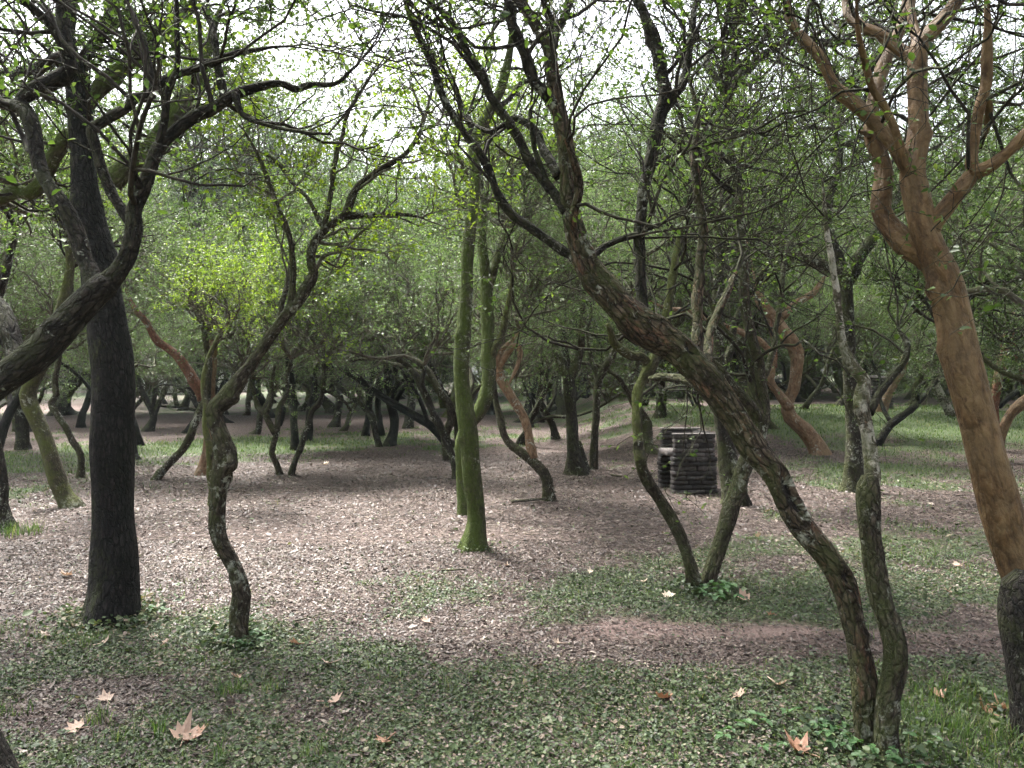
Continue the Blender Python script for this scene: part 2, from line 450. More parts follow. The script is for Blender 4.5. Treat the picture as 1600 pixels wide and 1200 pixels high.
# ------------------------------------------------------------------ ground
BLOBS = []      # (x, y, rx, ry, weight): where green cover grows (+) or litter lies bare (-)
for (px, py, rx, ry, w) in [(180, 985, 1.0, 0.45, 1.0), (60, 1050, 0.9, 0.5, 0.9), (370, 1010, 0.5, 0.35, 0.8), (560, 1090, 0.9, 0.5, 0.7), (900, 1120, 1.1, 0.55, 1.0),
        (1150, 1080, 1.0, 0.4, 1.0), (1000, 1180, 1.4, 0.4, 1.0), (1480, 1130, 0.9, 0.5, 1.2), (1080, 930, 1.1, 0.45, 0.9), (1250, 920, 1.4, 0.6, 0.8), (960, 900, 0.6, 0.4, 0.6),
        (1480, 930, 0.9, 0.9, 0.8), (1300, 860, 1.4, 0.8, 0.6), (1420, 860, 1.0, 1.0, 0.55), (1150, 860, 1.0, 0.6, 0.35), (800, 1000, 1.0, 0.5, 0.35), (700, 900, 0.8, 0.5, 0.25), (300, 1180, 1.6, 0.35, 0.7), (640, 1030, 0.5, 0.25, 0.4), (1450, 745, 2.2, 1.6, 1.0), (1500, 820, 0.7, 0.6, 0.3),
        (1300, 660, 5, 4, 1.0), (1500, 650, 7, 5, 1.1), (930, 640, 3, 5, 0.9), (60, 720, 2.4, 2.0, 1.0), (20, 760, 1.2, 1.6, 0.6), (270, 705, 2.4, 2.4, 0.9), (400, 690, 2.0, 2.6, 0.9), (560, 690, 2.6, 2.6, 0.8), (720, 680, 2, 3, 0.5), (960, 725, 0.7, 0.8, 0.6),
        (200, 1070, 0.5, 0.2, -1.0), (500, 950, 0.55, 0.3, -0.8), (690, 1000, 0.5, 0.5, -0.5), (640, 1130, 0.5, 0.15, -0.5), (110, 1130, 0.35, 0.12, -0.4),
        (1150, 1000, 1.5, 0.10, -1.1), (1450, 1015, 0.8, 0.12, -1.1), (950, 985, 0.6, 0.10, -1.2), (1470, 800, 1.0, 0.5, -0.4), (1040, 690, 2.0, 1.6, -0.9), (1210, 700, 1.4, 1.5, -0.5),
        (850, 740, 3.0, 3.4, -0.6), (450, 830, 3.5, 2.2, -1.2), (320, 735, 2.2, 1.2, -0.6), (600, 745, 3, 1.8, -1.0), (1150, 830, 1.2, 0.8, -0.5), (60, 900, 1.2, 0.6, -0.4), (350, 662, 9, 3.2, -0.7), (600, 650, 5, 2.4, -0.4)]:
    g = ground(px, py)
    BLOBS.append((g.x, g.y, rx, ry, w))

def greenness(x, y):
    x, y = np.asarray(x, float), np.asarray(y, float)
    v = np.where(y > 34, 0.75, 0.0) + np.where(y < 3.4, 0.6, 0.0)
    for (bx, by, rx, ry, w) in BLOBS:
        v = v + w * np.exp(-(((x - bx) / rx) ** 2 + ((y - by) / ry) ** 2))
    n = fbm(x * 1.3, y * 1.3, 21) - 0.5 + 0.5 * (fbm(x * 5, y * 5, 31, 3) - 0.5)
    return np.clip((v - 0.58 + 2.6 * n) / 1.15 + 0.46, 0, 0.70)

def bareness(x, y):
    """trodden pinkish earth of the little path"""
    x, y = np.asarray(x, float), np.asarray(y, float)
    yc = 5.15 - 0.08 * (x - 0.4) + 0.25 * (vnoise(x * 0.9, x * 0 + 3.3, 2) - 0.5)
    p = np.exp(-((y - yc) / 0.22) ** 2) * sstep(0.2, 0.7, x) * (1 - 0.6 * sstep(1.0, 2.2, x))
    far = np.exp(-((y - 30 - 0.1 * x) / 3.0) ** 2) * sstep(1, -3, x) * 0.25
    lft = np.exp(-((x + 24) / 5.5) ** 2 - ((y - 41) / 6.0) ** 2) * 1.2
    n = fbm(x * 3, y * 3, 41) * 1.4
    return np.clip((p + far + lft) * n * 1.5, 0, 1)

gx = np.concatenate([np.linspace(-170, -22, 36), np.linspace(-21, -7.2, 70), np.linspace(-7, 7, 180), np.linspace(7.2, 21, 70), np.linspace(22, 170, 36)])
gy = np.concatenate([np.linspace(-60, -4, 16), np.linspace(-3, 1.9, 30), np.linspace(2, 16, 190), np.linspace(16.2, 46, 100), np.linspace(47, 190, 50)])
GX, GY = np.meshgrid(gx, gy)
GZ = height(GX, GY)
zone = np.stack([greenness(GX, GY), bareness(GX, GY), 0 * GX, 0 * GX + 1], -1)
nxg = len(gx)
ii = (np.arange(len(gy) - 1)[:, None] * nxg + np.arange(nxg - 1)[None]).ravel()
gq = np.stack([ii, ii + 1, ii + 1 + nxg, ii + nxg], -1)
gm, N, L, b = mat_base('forest_floor')
za = N.new('ShaderNodeAttribute'); za.attribute_name = 'zone'
zs = N.new('ShaderNodeSeparateColor'); L.new(za.outputs['Color'], zs.inputs[0])
tc = N.new('ShaderNodeTexCoord')
ob = tc.outputs['Object']
vor = N.new('ShaderNodeTexVoronoi'); vor.inputs['Scale'].default_value = 26.0; vor.inputs['Randomness'].default_value = 1.0
L.new(ob, vor.inputs['Vector'])
vr = ramp(N, [(0.0, (0.045, 0.030, 0.027)), (0.4, (0.080, 0.056, 0.047)), (0.75, (0.15, 0.112, 0.096)), (1.0, (0.25, 0.20, 0.172))])
vsep = N.new('ShaderNodeSeparateColor'); L.new(vor.outputs['Color'], vsep.inputs[0]); L.new(vsep.outputs[0], vr.inputs[0])
big = nz(N, L, ob, 0.8, 5)
fin = nz(N, L, ob, 60.0, 4, 0.7)
litc = mix(N, L, mth(N, L, 'MULTIPLY', fin, 0.55), vr.outputs[0], (0.07, 0.048, 0.042))
gr = ramp(N, [(0.25, (0.030, 0.045, 0.018)), (0.5, (0.065, 0.095, 0.035)), (0.75, (0.13, 0.16, 0.065))])
L.new(mth(N, L, 'ADD', mth(N, L, 'MULTIPLY', nz(N, L, ob, 34.0, 5, 0.75), 0.7), mth(N, L, 'MULTIPLY', big, 0.3)), gr.inputs[0])
soil = mix(N, L, fin, (0.12, 0.080, 0.070), (0.27, 0.195, 0.175))
gmask = ramp(N, [(0.35, (0, 0, 0)), (0.65, (1, 1, 1))])
L.new(mth(N, L, 'ADD', mth(N, L, 'MULTIPLY', zs.outputs[0], 0.7), mth(N, L, 'MULTIPLY', nz(N, L, ob, 11.0, 4, 0.7), 0.32)), gmask.inputs[0])
col = mix(N, L, gmask.outputs[0], litc, gr.outputs[0])
col = mix(N, L, zs.outputs[1], col, soil)
L.new(col, b.inputs['Base Color'])
b.inputs['Roughness'].default_value = 0.8
b.inputs['Specular IOR Level'].default_value = 0.3
bp = N.new('ShaderNodeBump'); bp.inputs['Strength'].default_value = 0.9; bp.inputs['Distance'].default_value = 0.03
L.new(mth(N, L, 'ADD', vsep.outputs[1], fin), bp.inputs['Height']); L.new(bp.outputs[0], b.inputs['Normal'])
gme = new_mesh('ground', np.stack([GX, GY, GZ], -1).reshape(-1, 3), gq, {'zone': ('FLOAT_COLOR', zone.reshape(-1, 4))})
tag(obj('ground', gme, gm), 'leaf strewn woodland ground with green patches', kind='structure')

# ------------------------------------------------------------------ branch growth
def grow(out, leafs, p, d, Ln, r, level, last, r_, up=0.05, wig=0.28, kids=(5, 5, 4), lf=8, spread=0.95, tip=0.45):
    n = (10, 9, 7, 5)[min(level, 3)]
    pts = [p]
    q = p
    for i in range(n - 1):
        d = d + r_.normal(0, wig, 3) + np.array((0, 0, up))
        d = d / np.linalg.norm(d)
        q = q + d * Ln / (n - 1)
        pts.append(q)
    pts = np.array(pts)
    out.append((pts, r, max(r * tip, 0.0012)))
    if level >= last:
        for k in range(lf):
            t = r_.uniform(0.15, 1.0)
            i = min(int(t * (n - 1)), n - 2)
            leafs.append(pts[i] + (pts[i + 1] - pts[i]) * (t * (n - 1) - i))
        return
    k = kids[min(level, len(kids) - 1)]
    for c in range(k):
        t = 1.0 if c == 0 else r_.uniform(0.2, 1.0)
        i = min(int(t * (n - 1)), n - 2)
        b0 = pts[i] + (pts[i + 1] - pts[i]) * (t * (n - 1) - i)
        dd = pts[i + 1] - pts[i]
        dd = dd / np.linalg.norm(dd)
        pr = r_.normal(0, 1, 3); pr -= dd * np.dot(pr, dd); pr /= np.linalg.norm(pr)
        a = r_.uniform(0.5, 1.1) * spread if c else 0.3
        nd = dd * math.cos(a) + pr * math.sin(a)
        rr = r * (1 + (tip - 1) * t) * r_.uniform(0.5, 0.75)
        grow(out, leafs, b0, nd, Ln * r_.uniform(0.42, 0.72), max(rr, 0.0018), level + 1, last, r_, up, wig, kids, lf, spread, tip)

def leaves_at(sites, r_, size, fine, jit=0.03):
    P = np.array(sites)
    n = len(P)
    P = P + r_.normal(0, jit, P.shape)
    ax = r_.normal(0, 1, (n, 3)); ax[:, 2] = ax[:, 2] * 0.6 - 0.15
    nr = r_.normal(0, 0.55, (n, 3)); nr[:, 2] += 1.0
    Ls = size * r_.uniform(0.7, 1.35, n)
    return leaf_mesh(P, ax, nr, Ls, Ls * r_.uniform(0.45, 0.62, n), fine=fine, rnd=np.clip(r_.random(n) * 0.8 + 0.2 * (vnoise(P[:, 0] * 2, P[:, 2] * 2, 5)), 0, 1))

# crown prototypes (limbs start at the origin, a crown about 2 m in radius)
CROWNS = []
def crown_proto(seed, limbs, lf, leaf, up, spread, size, twig='twig', L0=1.35, kids=(6, 5, 4), el=(0.25, 1.25)):
    r_ = np.random.default_rng(seed)
    out, lv = [], []
    for i in range(limbs):
        a = 2 * math.pi * (i + r_.uniform(-0.3, 0.3)) / limbs
        el_ = r_.uniform(*el)
        d = np.array((math.cos(a) * math.cos(el_), math.sin(a) * math.cos(el_), math.sin(el_)))
        grow(out, lv, np.zeros(3), d, L0 * r_.uniform(0.8, 1.25), 0.034 * r_.uniform(0.7, 1.2), 0, 3, r_, up, 0.30, kids, lf, spread)
    big_ = [o for o in out if o[1] > 0.009]
    sm = [o for o in out if o[1] <= 0.009]
    V1, Q1, B1 = thin_tubes(big_, 6)
    V2, Q2, B2 = thin_tubes(sm, 3)
    me = new_mesh('crown_twigs', np.vstack([V1, V2]), np.vstack([Q1, Q2 + len(V1)]), {'bk': ('FLOAT_VECTOR', np.vstack([B1, B2]))})
    me.materials.append(M[twig])
    V, Q, rd = leaves_at(lv, r_, size, False, 0.018)
    fm = new_mesh('crown_leaves', V, Q, {'rnd': ('FLOAT', rd)}, smooth=False)
    fm.materials.append(M[leaf])
    CROWNS.append((me, fm))

crown_proto(11, 7, 10, 'leaf_g', 0.05, 0.95, 0.042, L0=1.75, kids=(6, 5, 4), el=(0.35, 1.35))
crown_proto(12, 7, 13, 'leaf', 0.07, 1.0, 0.043, L0=1.75, kids=(6, 5, 4), el=(0.35, 1.35))
crown_proto(13, 7, 7, 'leaf_g', 0.03, 1.1, 0.040, L0=1.6, kids=(6, 5, 4))
crown_proto(14, 7, 14, 'leaf_d', 0.04, 1.0, 0.044, 'twig_d', L0=1.6, kids=(7, 5, 4))
crown_proto(15, 6, 9, 'leaf_l', 0.06, 0.95, 0.05)
crown_proto(16, 8, 5, 'leaf', 0.08, 0.9, 0.038, 'twig_d', L0=1.7, kids=(7, 5, 4), el=(0.4, 1.4))
n_crown = [0]

GAPS = [(Vector((-3.4, 8.0, 0)), 2.6), (Vector((-1.2, 8.0, 0)), 2.0), (Vector((-5.6, 9.0, 0)), 2.0)]
def add_crown(root, loc, idx, s, rz, sz=None, leafmat_=None):
    wp = root.matrix_basis @ Vector(loc)
    wp.z += 1.0 * s
    for pc, rad in GAPS:          # openings in the canopy: only thin crowns grow there
        v = wp - pc
        if (v - SUN * v.dot(SUN)).length < rad:
            idx, s = (4 if idx == 4 else 5), min(s, 0.6)
    me, fm = CROWNS[idx]
    c = obj('crown', me, None, root, loc)
    c.rotation_euler = (0, 0, rz)
    c.scale = (s, s, sz or s)
    f = obj('foliage', fm, None, c)
    return c

# ------------------------------------------------------------------ traced trees
def parse(s):
    return [tuple(float(v) for v in t.split(',')) for t in s.split()]

tseed = [0]
def tree(label, mat, stems, crowns=(), near=False, twigs=None, depth=None, feats=(), name='crooked_tree', amp=None, group=None):
    """stems: (points 'x,y,r ...' in photo pixels, depth drift in m[, material]); the first starts on the ground,
    the others fork off the nearest earlier stem or, with a leading '^', stand on the ground as well."""
    tseed[0] += 1
    r_ = np.random.default_rng(1000 + tseed[0])
    root = None
    done = []
    for k, st in enumerate(stems):
        spec, dd = st[0], st[1]
        sm = M[st[2]] if len(st) > 2 and st[2] else M[mat]
        based = k == 0 or spec.startswith('^')
        pts = np.array(parse(spec.lstrip('^')))
        if based:
            G = ground(pts[0][0], pts[0][1])
            if depth and k == 0:
                G = Vector((ray(pts[0][0], pts[0][1]).x * depth, depth, 0)); G.z = float(height(G.x, G.y))
            Y0 = G.y
        else:
            best = None
            for (pp, PP, _, _b) in done:
                i = int(np.argmin((pp[:, 0] - pts[0][0]) ** 2 + (pp[:, 1] - pts[0][1]) ** 2))
                d2 = (pp[i, 0] - pts[0][0]) ** 2 + (pp[i, 1] - pts[0][1]) ** 2
                if best is None or d2 < best[0]:
                    best = (d2, PP[i, 1])
            Y0 = best[1]
        if root is None:
            root = empty(name, G, label, 'tree', group)
            G0 = np.array(G)
        cl = np.concatenate([[0], np.cumsum(np.hypot(np.diff(pts[:, 0]), np.diff(pts[:, 1])))])
        fr = cl / cl[-1]
        ctrl = []
        for (x, y, r), f in zip(pts, fr):
            Y = Y0 + dd * f + (0.06 * math.sin(7 * f + tseed[0]) * dd if k else 0.05 * math.sin(6 * f + tseed[0]) * min(f * 4, 1))
            w = at(x, y, Y)
            ctrl.append((w.x, w.y, w.z, r * Y / F_PX))
        ctrl = np.array(ctrl)
        if based:
            ctrl[0][3] *= 1.12
            ctrl = np.vstack([[ctrl[0][0], ctrl[0][1], ctrl[0][2] - 0.14, ctrl[0][3] * 1.35], ctrl])
        else:
            ctrl[0][3] *= 1.12
        rm = ctrl[:, 3].max()
        step = max(0.017, rm * 0.26) if near else max(0.05, rm * 0.8)
        D = catmull(ctrl, step)
        D[:, 3] = np.maximum(D[:, 3], 0.003)
        sides = (40 if rm > 0.045 else 18) if near else 12
        P = D[:, :3].copy()
        wob = 0.10 * D[:, 3]
        s_ = np.arange(len(P)) * step / (rm * 6)
        P[:, 0] += wob * np.sin(s_ * 2.1 + tseed[0]) ; P[:, 1] += wob * np.sin(s_ * 1.7 + 2 + k)
        Lc = np.concatenate([[0], np.cumsum(np.linalg.norm(np.diff(P, axis=0), axis=1))])
        for i in range(len(P)):
            rr_ = max(D[i, 3], 0.008)
            env = min(1.0, Lc[i] / 0.25) if not based else min(1.0, Lc[i] / 0.4)
            q_ = Vector((Lc[i] / (rm * 5.0) + 3.1 * tseed[0], 7.7 * k, 0.0))
            nv = mnoise.noise_vector(q_)
            P[i] += np.array(nv) * (0.42 * rr_ * env)
            D[i, 3] *= 1 + 0.20 * mnoise.noise(Vector((Lc[i] / (rm * 3.2), 11.0 + tseed[0], k)))
        ft = []
        if rm > 0.02:
            for _ in range(int(Lc[-1] * (1.6 if near else 1.0))):      # healed branch scars and swellings
                i = int(r_.integers(len(P) // 8, max(len(P) - 2, len(P) // 8 + 1)))
                dv = r_.normal(0, 1, 3); dv /= np.linalg.norm(dv)
                R_i = D[i, 3]
                ft.append((P[i] + dv * R_i, R_i * r_.uniform(0.5, 0.9), R_i * r_.uniform(0.4, 0.7), -R_i * r_.uniform(0.12, 0.38)))
        for (fk, fx, fy, la, lt, dep) in feats:
            if fk == k:
                i = int(np.argmin(np.linalg.norm(P - np.array(at(fx, fy, Y0)), axis=1)))
                c = np.array(at(fx, fy, P[i, 1] - D[i, 3] * 0.9))
                ft.append((c, la, lt, dep))
        am = amp if amp is not None else (0.16 if near else 0.2)
        hol = []
        if not based:
            tt = np.linspace(0, 1, len(D))
            D[:, 3] *= 1 - 0.55 * np.clip((tt - 0.8) / 0.2, 0, 1)
        V, Q, bk = tube(P, D[:, 3], sides, am, tseed[0] * 1.3 + k * 0.7, ft, flare=0.34 if based else 0, hollow=hol)
        me = new_mesh('trunk' if based else 'branch', V - G0, Q, {'bk': ('FLOAT_VECTOR', bk)})
        obj('trunk' if based else 'branch', me, sm, root)
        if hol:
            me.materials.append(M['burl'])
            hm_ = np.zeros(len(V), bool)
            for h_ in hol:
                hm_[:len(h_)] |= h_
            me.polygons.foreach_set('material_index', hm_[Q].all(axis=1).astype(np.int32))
        # dense pixel positions for later forks
        dp = []
        for p in P:
            v = Vector(p) - Vector((0, 0, CAM_H))
            yc = v.y * cp - v.z * sp
            zc = v.y * sp + v.z * cp
            dp.append((CX + F_PX * v.x / yc, CY - F_PX * zc / yc))
        done.append((np.array(dp), P, D[:, 3], based))
    for cr in crowns:
        k, idx, s = cr[:3]
        t = cr[3] if len(cr) > 3 else 1.0
        P, R = done[k][1], done[k][2]
        i = min(int(t * (len(P) - 1)), len(P) - 1)
        add_crown(root, P[i] - G0, idx, s, r_.uniform(0, 6.28))
    if twigs:
        out, lv = [], []
        o = dict(n=5, t0=0.45, L=0.9, lf=3, leaf='leaf', size=0.03, up=0.05, kids=(5, 4, 3), tipn=3, twig='twig_d', skip=(), last=2, rmax=0.016)
        o.update(twigs)
        for k, (pp, P, R, based) in enumerate(done):
            if k in o['skip']:
                continue
            t0 = o['t0'] if based else o.get('t0s', {}).get(k, 0.2)
            seg = P[int(t0 * (len(P) - 1)):]
            ln = np.linalg.norm(np.diff(seg, axis=0), axis=1).sum()
            cnt = max(2, int(o['n'] * ln))
            for c in range(cnt + o['tipn']):
                t = 1.0 if c >= cnt else r_.uniform(t0, 1.0)
                i = min(int(t * (len(P) - 1)), len(P) - 2)
                dd = P[i + 1] - P[i]; dd = dd / np.linalg.norm(dd)
                pr = r_.normal(0, 1, 3); pr -= dd * np.dot(pr, dd); pr /= np.linalg.norm(pr)
                a = r_.uniform(0.15, 0.6) if c >= cnt else r_.uniform(0.6, 1.25)
                nd = dd * math.cos(a) + pr * math.sin(a)
                if nd[2] < -0.3:
                    nd[2] = -0.3 * r_.random()
                rr = min(R[i] * (0.8 if c >= cnt else 0.45), o['rmax'])
                grow(out, lv, P[i], nd, o['L'] * r_.uniform(0.6, 1.3) * (1.25 if c >= cnt else 1), max(rr, 0.004), 1, 1 + o['last'], r_, o['up'], 0.30,
                     (0,) + tuple(o['kids']), o['lf'])
        out = [q for q in out if q[0][:, 1].min() > 2.35]
        lv = [q for q in lv if q[1] > 2.35]
        bigs = [q for q in out if q[1] > 0.006]
        sms = [q for q in out if q[1] <= 0.006]
        V1, Q1, B1 = thin_tubes(bigs, 6) if bigs else (np.zeros((0, 3)), np.zeros((0, 4), int), np.zeros((0, 3)))
        V2, Q2, B2 = thin_tubes(sms, 4)
        me = new_mesh('crown', np.vstack([V1, V2]) - G0, np.vstack([Q1, Q2 + len(V1)]), {'bk': ('FLOAT_VECTOR', np.vstack([B1, B2]))})
        c = obj('crown', me, M[o['twig']], root)
        if o['lf']:
            V, Q, rd = leaves_at(lv, r_, o['size'], True, 0.005)
            obj('foliage', new_mesh('foliage', V - G0, Q, {'rnd': ('FLOAT', rd)}, smooth=False), M[o['leaf']], c)
    return root, done

# ---- nearest trees
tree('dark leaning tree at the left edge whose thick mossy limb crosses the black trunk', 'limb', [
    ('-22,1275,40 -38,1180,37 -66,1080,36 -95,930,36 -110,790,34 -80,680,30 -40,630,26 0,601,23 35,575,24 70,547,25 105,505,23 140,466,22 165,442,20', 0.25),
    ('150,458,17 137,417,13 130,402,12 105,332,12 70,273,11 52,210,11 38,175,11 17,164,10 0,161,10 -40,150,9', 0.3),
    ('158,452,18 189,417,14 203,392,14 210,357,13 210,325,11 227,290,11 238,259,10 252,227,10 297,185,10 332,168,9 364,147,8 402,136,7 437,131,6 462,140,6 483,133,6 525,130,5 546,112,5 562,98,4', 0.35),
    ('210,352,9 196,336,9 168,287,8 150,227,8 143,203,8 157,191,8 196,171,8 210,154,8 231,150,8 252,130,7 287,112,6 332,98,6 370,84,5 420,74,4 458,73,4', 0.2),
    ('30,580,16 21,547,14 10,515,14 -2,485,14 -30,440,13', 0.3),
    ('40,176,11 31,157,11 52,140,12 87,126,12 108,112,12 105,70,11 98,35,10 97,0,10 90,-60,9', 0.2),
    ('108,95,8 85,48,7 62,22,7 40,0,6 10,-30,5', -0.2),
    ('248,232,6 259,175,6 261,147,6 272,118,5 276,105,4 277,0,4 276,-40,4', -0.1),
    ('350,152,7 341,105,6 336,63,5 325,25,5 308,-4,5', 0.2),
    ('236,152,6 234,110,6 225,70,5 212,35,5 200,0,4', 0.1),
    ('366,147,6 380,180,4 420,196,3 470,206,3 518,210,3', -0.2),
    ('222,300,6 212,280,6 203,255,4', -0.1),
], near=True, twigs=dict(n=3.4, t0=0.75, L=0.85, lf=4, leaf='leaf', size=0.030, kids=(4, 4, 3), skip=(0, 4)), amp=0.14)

tree('straight thick almost black trunk with furrowed bark standing in the left foreground', 'dark', [
    ('168,968,35 170,930,33 172,850,32 175,760,32 178,680,31.5 180,600,31 177,540,30 165,460,26 155,390,23 141,332,23 131,245,19 123,157,18 115,105,16 104,60,13 108,10,11 118,-60,10', 0.5),
    ('172,285,17 200,258,16 238,231,15 268,192,15 285,165,14 300,145,9 318,110,7 330,60,6 350,0,6', 0.5, 'moss'),
    ('128,170,13 165,128,12 200,100,11 225,80,10 250,50,9 285,20,8 320,-20,7', 0.4, 'moss'),
    ('130,235,11 108,210,11 87,245,11 52,297,11 21,301,10 -5,311,10 -50,330,9', 0.5, 'moss'),
    ('120,130,9 135,90,8 160,50,7 175,0,7 180,-40,6', 0.6),
    ('116,110,9 90,90,7 50,110,7 0,115,6', 0.5),
], near=True, twigs=dict(n=8.0, t0=0.72, L=0.7, lf=6, leaf='leaf', size=0.042, rmax=0.012), amp=0.10, name='dark_trunk_tree', crowns=[(0, 1, 1.0), (3, 0, 0.7)])

tree('thin mossy serpentine tree with a burl, bending right, left of the clearing', 'grey', [
    ('374,1004,13 376,965,13 380,927,13 371,899,14 357,871,13 343,843,11 338,808,12 341,770,13 345,740,15 350,715,17 344,687,14 337,660,12 336,640,13 353,624,14 371,600,12 395,565,9 420,530,9 448,491,9 472,460,9 490,431,8 486,413,7 487,385,7 507,357,7 539,336,6 551,308,6 565,287,5 604,259,5 635,238,4 660,200,3', 0.6),
    ('541,338,5 604,336,4 640,336,3 662,342,3', 0.2),
    ('456,478,6 458,440,5 458,420,5 451,367,4 434,322,4 416,276,4 402,241,3 380,200,3', -0.1),
    ('505,360,4 515,315,4 525,245,4 535,210,3 542,182,3 560,140,3', 0.2),
    ('507,358,4 480,310,3 458,287,3 430,250,3 400,236,3', 0.3),
    ('420,532,6 432,515,5 441,470,4 452,430,4 460,380,3', 0.4),
], near=True, twigs=dict(n=6.0, t0=0.62, L=0.6, lf=5, leaf='leaf_l', size=0.032, skip=(), twig='twig'), amp=0.2,
   feats=[(0, 362, 726, 0.045, 0.04, -0.035), (0, 371, 626, 0.04, 0.035, -0.03)], name='serpentine_tree')

tree('straight slender trunk wrapped in green moss at the centre of the clearing', 'moss', [
    ('743,858,17 744,813,14 738,750,14 734,690,14 727,645,14 719,592,13.5 720,557,13 726,505,11 730,452,10 732,402,10 738,332,9 740,262,9 741,224,9 761,182,8 779,150,7 789,115,7 796,80,6 800,35,6 801,-10,6 806,-70,5', 0.4),
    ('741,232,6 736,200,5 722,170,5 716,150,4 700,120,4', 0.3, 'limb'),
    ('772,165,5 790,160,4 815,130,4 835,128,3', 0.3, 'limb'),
], near=True, twigs=dict(n=7.0, t0=0.80, L=0.9, lf=4, leaf='leaf_l', size=0.04, twig='twig_d'), amp=0.09, name='mossy_tree', crowns=[(0, 1, 1.15), (0, 5, 0.9, 0.93)])

tree('forked tree with mossy bark dividing at the ground beside the green weed', 'grey', [
    ('1086,922,11 1078,880,10 1062,840,9.5 1040,800,9.5 1016,757,9 1005,732,9 1000,708,8.5 997,690,7', 0.05),
    ('1003,722,8.5 998,700,8.5 995,666,8 993,635,8 996,612,8 1007,587,8.5 1021,566,9 1030,545,8 1040,510,7 1046,470,7 1052,430,6 1060,380,6 1070,330,5', 0.5, 'moss2'),
    ('^1106,918,12 1115,880,12 1130,830,12 1146,780,13 1162,735,13 1180,697,13 1188,662,13 1192,635,10 1190,610,9 1187,568,8.5 1176,533,8 1166,494,8 1162,452,8 1162,400,7 1158,340,7 1150,280,6 1140,220,6 1135,150,5', 0.6),
    ('1014,572,7 1003,558,7 986,554,7.5 968,544,7 958,533,7 953,517,6.5 949,507,6', -0.3, 'moss2'),
    ('1188,668,11 1175,640,9 1150,612,9 1122,575,8.5 1106,560,8', -0.2),
    ('1188,650,9 1176,615,8 1172,575,7.5 1160,545,7 1145,530,6 1128,512,6 1110,470,5 1090,440,5', 0.3),
    ('1190,600,5 1204,560,5 1215,500,4 1222,440,4 1230,380,3', 0.4),
], near=True, twigs=dict(n=5.0, t0=0.72, L=1.35, lf=4, leaf='leaf', size=0.034, skip=(0, 3, 4), kids=(5, 4, 3)), amp=0.16, name='forked_tree', crowns=[(2, 5, 0.9)])

tree('big twin stemmed tree with flaking bark, one stem leaning far left across the clearing', 'diag', [
    ('1357,1168,18 1348,1125,16 1344,1077,17.5 1341,1025,19 1337,983,18.5 1327,937,18.5 1313,906,19.5 1292,871,18.5 1267,836,18 1240,798,19 1208,743,19 1180,711,20 1155,673,20.5 1131,638,22 1103,603,24 1075,568,24 1047,540,24.5 1010,522,25 985,498,25 955,462,24.5 928,430,23 912,400,19 899,360,16 890,320,15 884,270,13.5 878,210,12.5 870,157,12 864,112,11 859,75,10 838,38,9 814,0,8 795,-45,8', 0.35),
    ('^1382,1180,19 1383,1130,17 1386,1088,18 1393,1053,17.5 1395,1018,17 1390,972,17 1379,927,16.5 1371,878,16 1365,832,16.5 1363,800,18 1361,765,17 1361,748,13', 0.05, 'grey'),
    ('1361,790,12 1361,760,13 1360,730,12 1359,700,10.5 1354,672,10.5 1347,645,11.5 1348,617,12 1351,597,11 1338,578,8.5 1327,557,7.5 1317,533,6.5 1311,498,5.5 1306,450,5 1298,400,5 1290,340,4 1284,280,4', 0.3, 'white'),
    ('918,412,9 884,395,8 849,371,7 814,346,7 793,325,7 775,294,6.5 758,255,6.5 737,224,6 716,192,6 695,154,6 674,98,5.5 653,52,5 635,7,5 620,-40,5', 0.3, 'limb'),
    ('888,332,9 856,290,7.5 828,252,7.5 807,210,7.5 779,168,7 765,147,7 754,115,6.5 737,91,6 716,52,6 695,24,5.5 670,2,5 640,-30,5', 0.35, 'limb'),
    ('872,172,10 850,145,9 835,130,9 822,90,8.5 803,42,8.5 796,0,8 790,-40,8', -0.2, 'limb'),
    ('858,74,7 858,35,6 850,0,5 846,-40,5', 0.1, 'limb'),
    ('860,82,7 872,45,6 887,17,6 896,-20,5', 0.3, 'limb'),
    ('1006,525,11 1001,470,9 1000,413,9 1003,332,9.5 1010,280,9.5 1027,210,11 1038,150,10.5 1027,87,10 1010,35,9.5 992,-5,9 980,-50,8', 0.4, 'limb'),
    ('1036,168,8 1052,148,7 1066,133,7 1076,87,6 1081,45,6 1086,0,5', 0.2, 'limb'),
    ('1092,568,9 1089,520,8.5 1091,470,8.5 1093,420,8 1096,350,7.5 1090,290,7 1083,245,6 1090,180,5 1078,120,5', 0.5),
    ('1103,575,8 1106,540,7.5 1116,505,7 1126,480,6.5 1138,450,6 1150,425,5', 0.5),
    ('1360,645,6 1372,617,6 1397,585,5.5 1412,566,5 1418,540,4.5 1410,524,4 1400,505,3.5', 0.3, 'limb'),
    ('905,390,8 893,345,7 905,297,7 893,240,6 884,215,5', -0.25, 'diag'),
    ('872,275,7 850,235,7 838,205,6 818,190,6 800,186,5 772,206,5 750,200,4 735,190,4', 0.4, 'limb'),
    ('856,290,5 838,240,4 828,180,4 835,160,3', 0.1, 'limb'),
    ('1100,600,8 1061,592,7 1035,589,6.5 1015,591,6', 0.5, 'grey'),
    ('915,408,6 945,385,5 980,370,5 1005,362,4 1040,345,4', 0.2, 'limb'),
], near=True, twigs=dict(n=3.6, t0=0.75, L=0.95, lf=5, leaf='leaf', size=0.026, skip=(1, 16), t0s={2: 0.86}, kids=(5, 4, 3), rmax=0.011),
   feats=[(0, 1238, 774, 0.10, 0.030, 0.036), (0, 1322, 903, 0.03, 0.022, 0.02), (0, 1082, 546, 0.035, 0.022, 0.03), (2, 1340, 632, 0.025, 0.022, -0.02)], amp=0.17, name='leaning_tree')

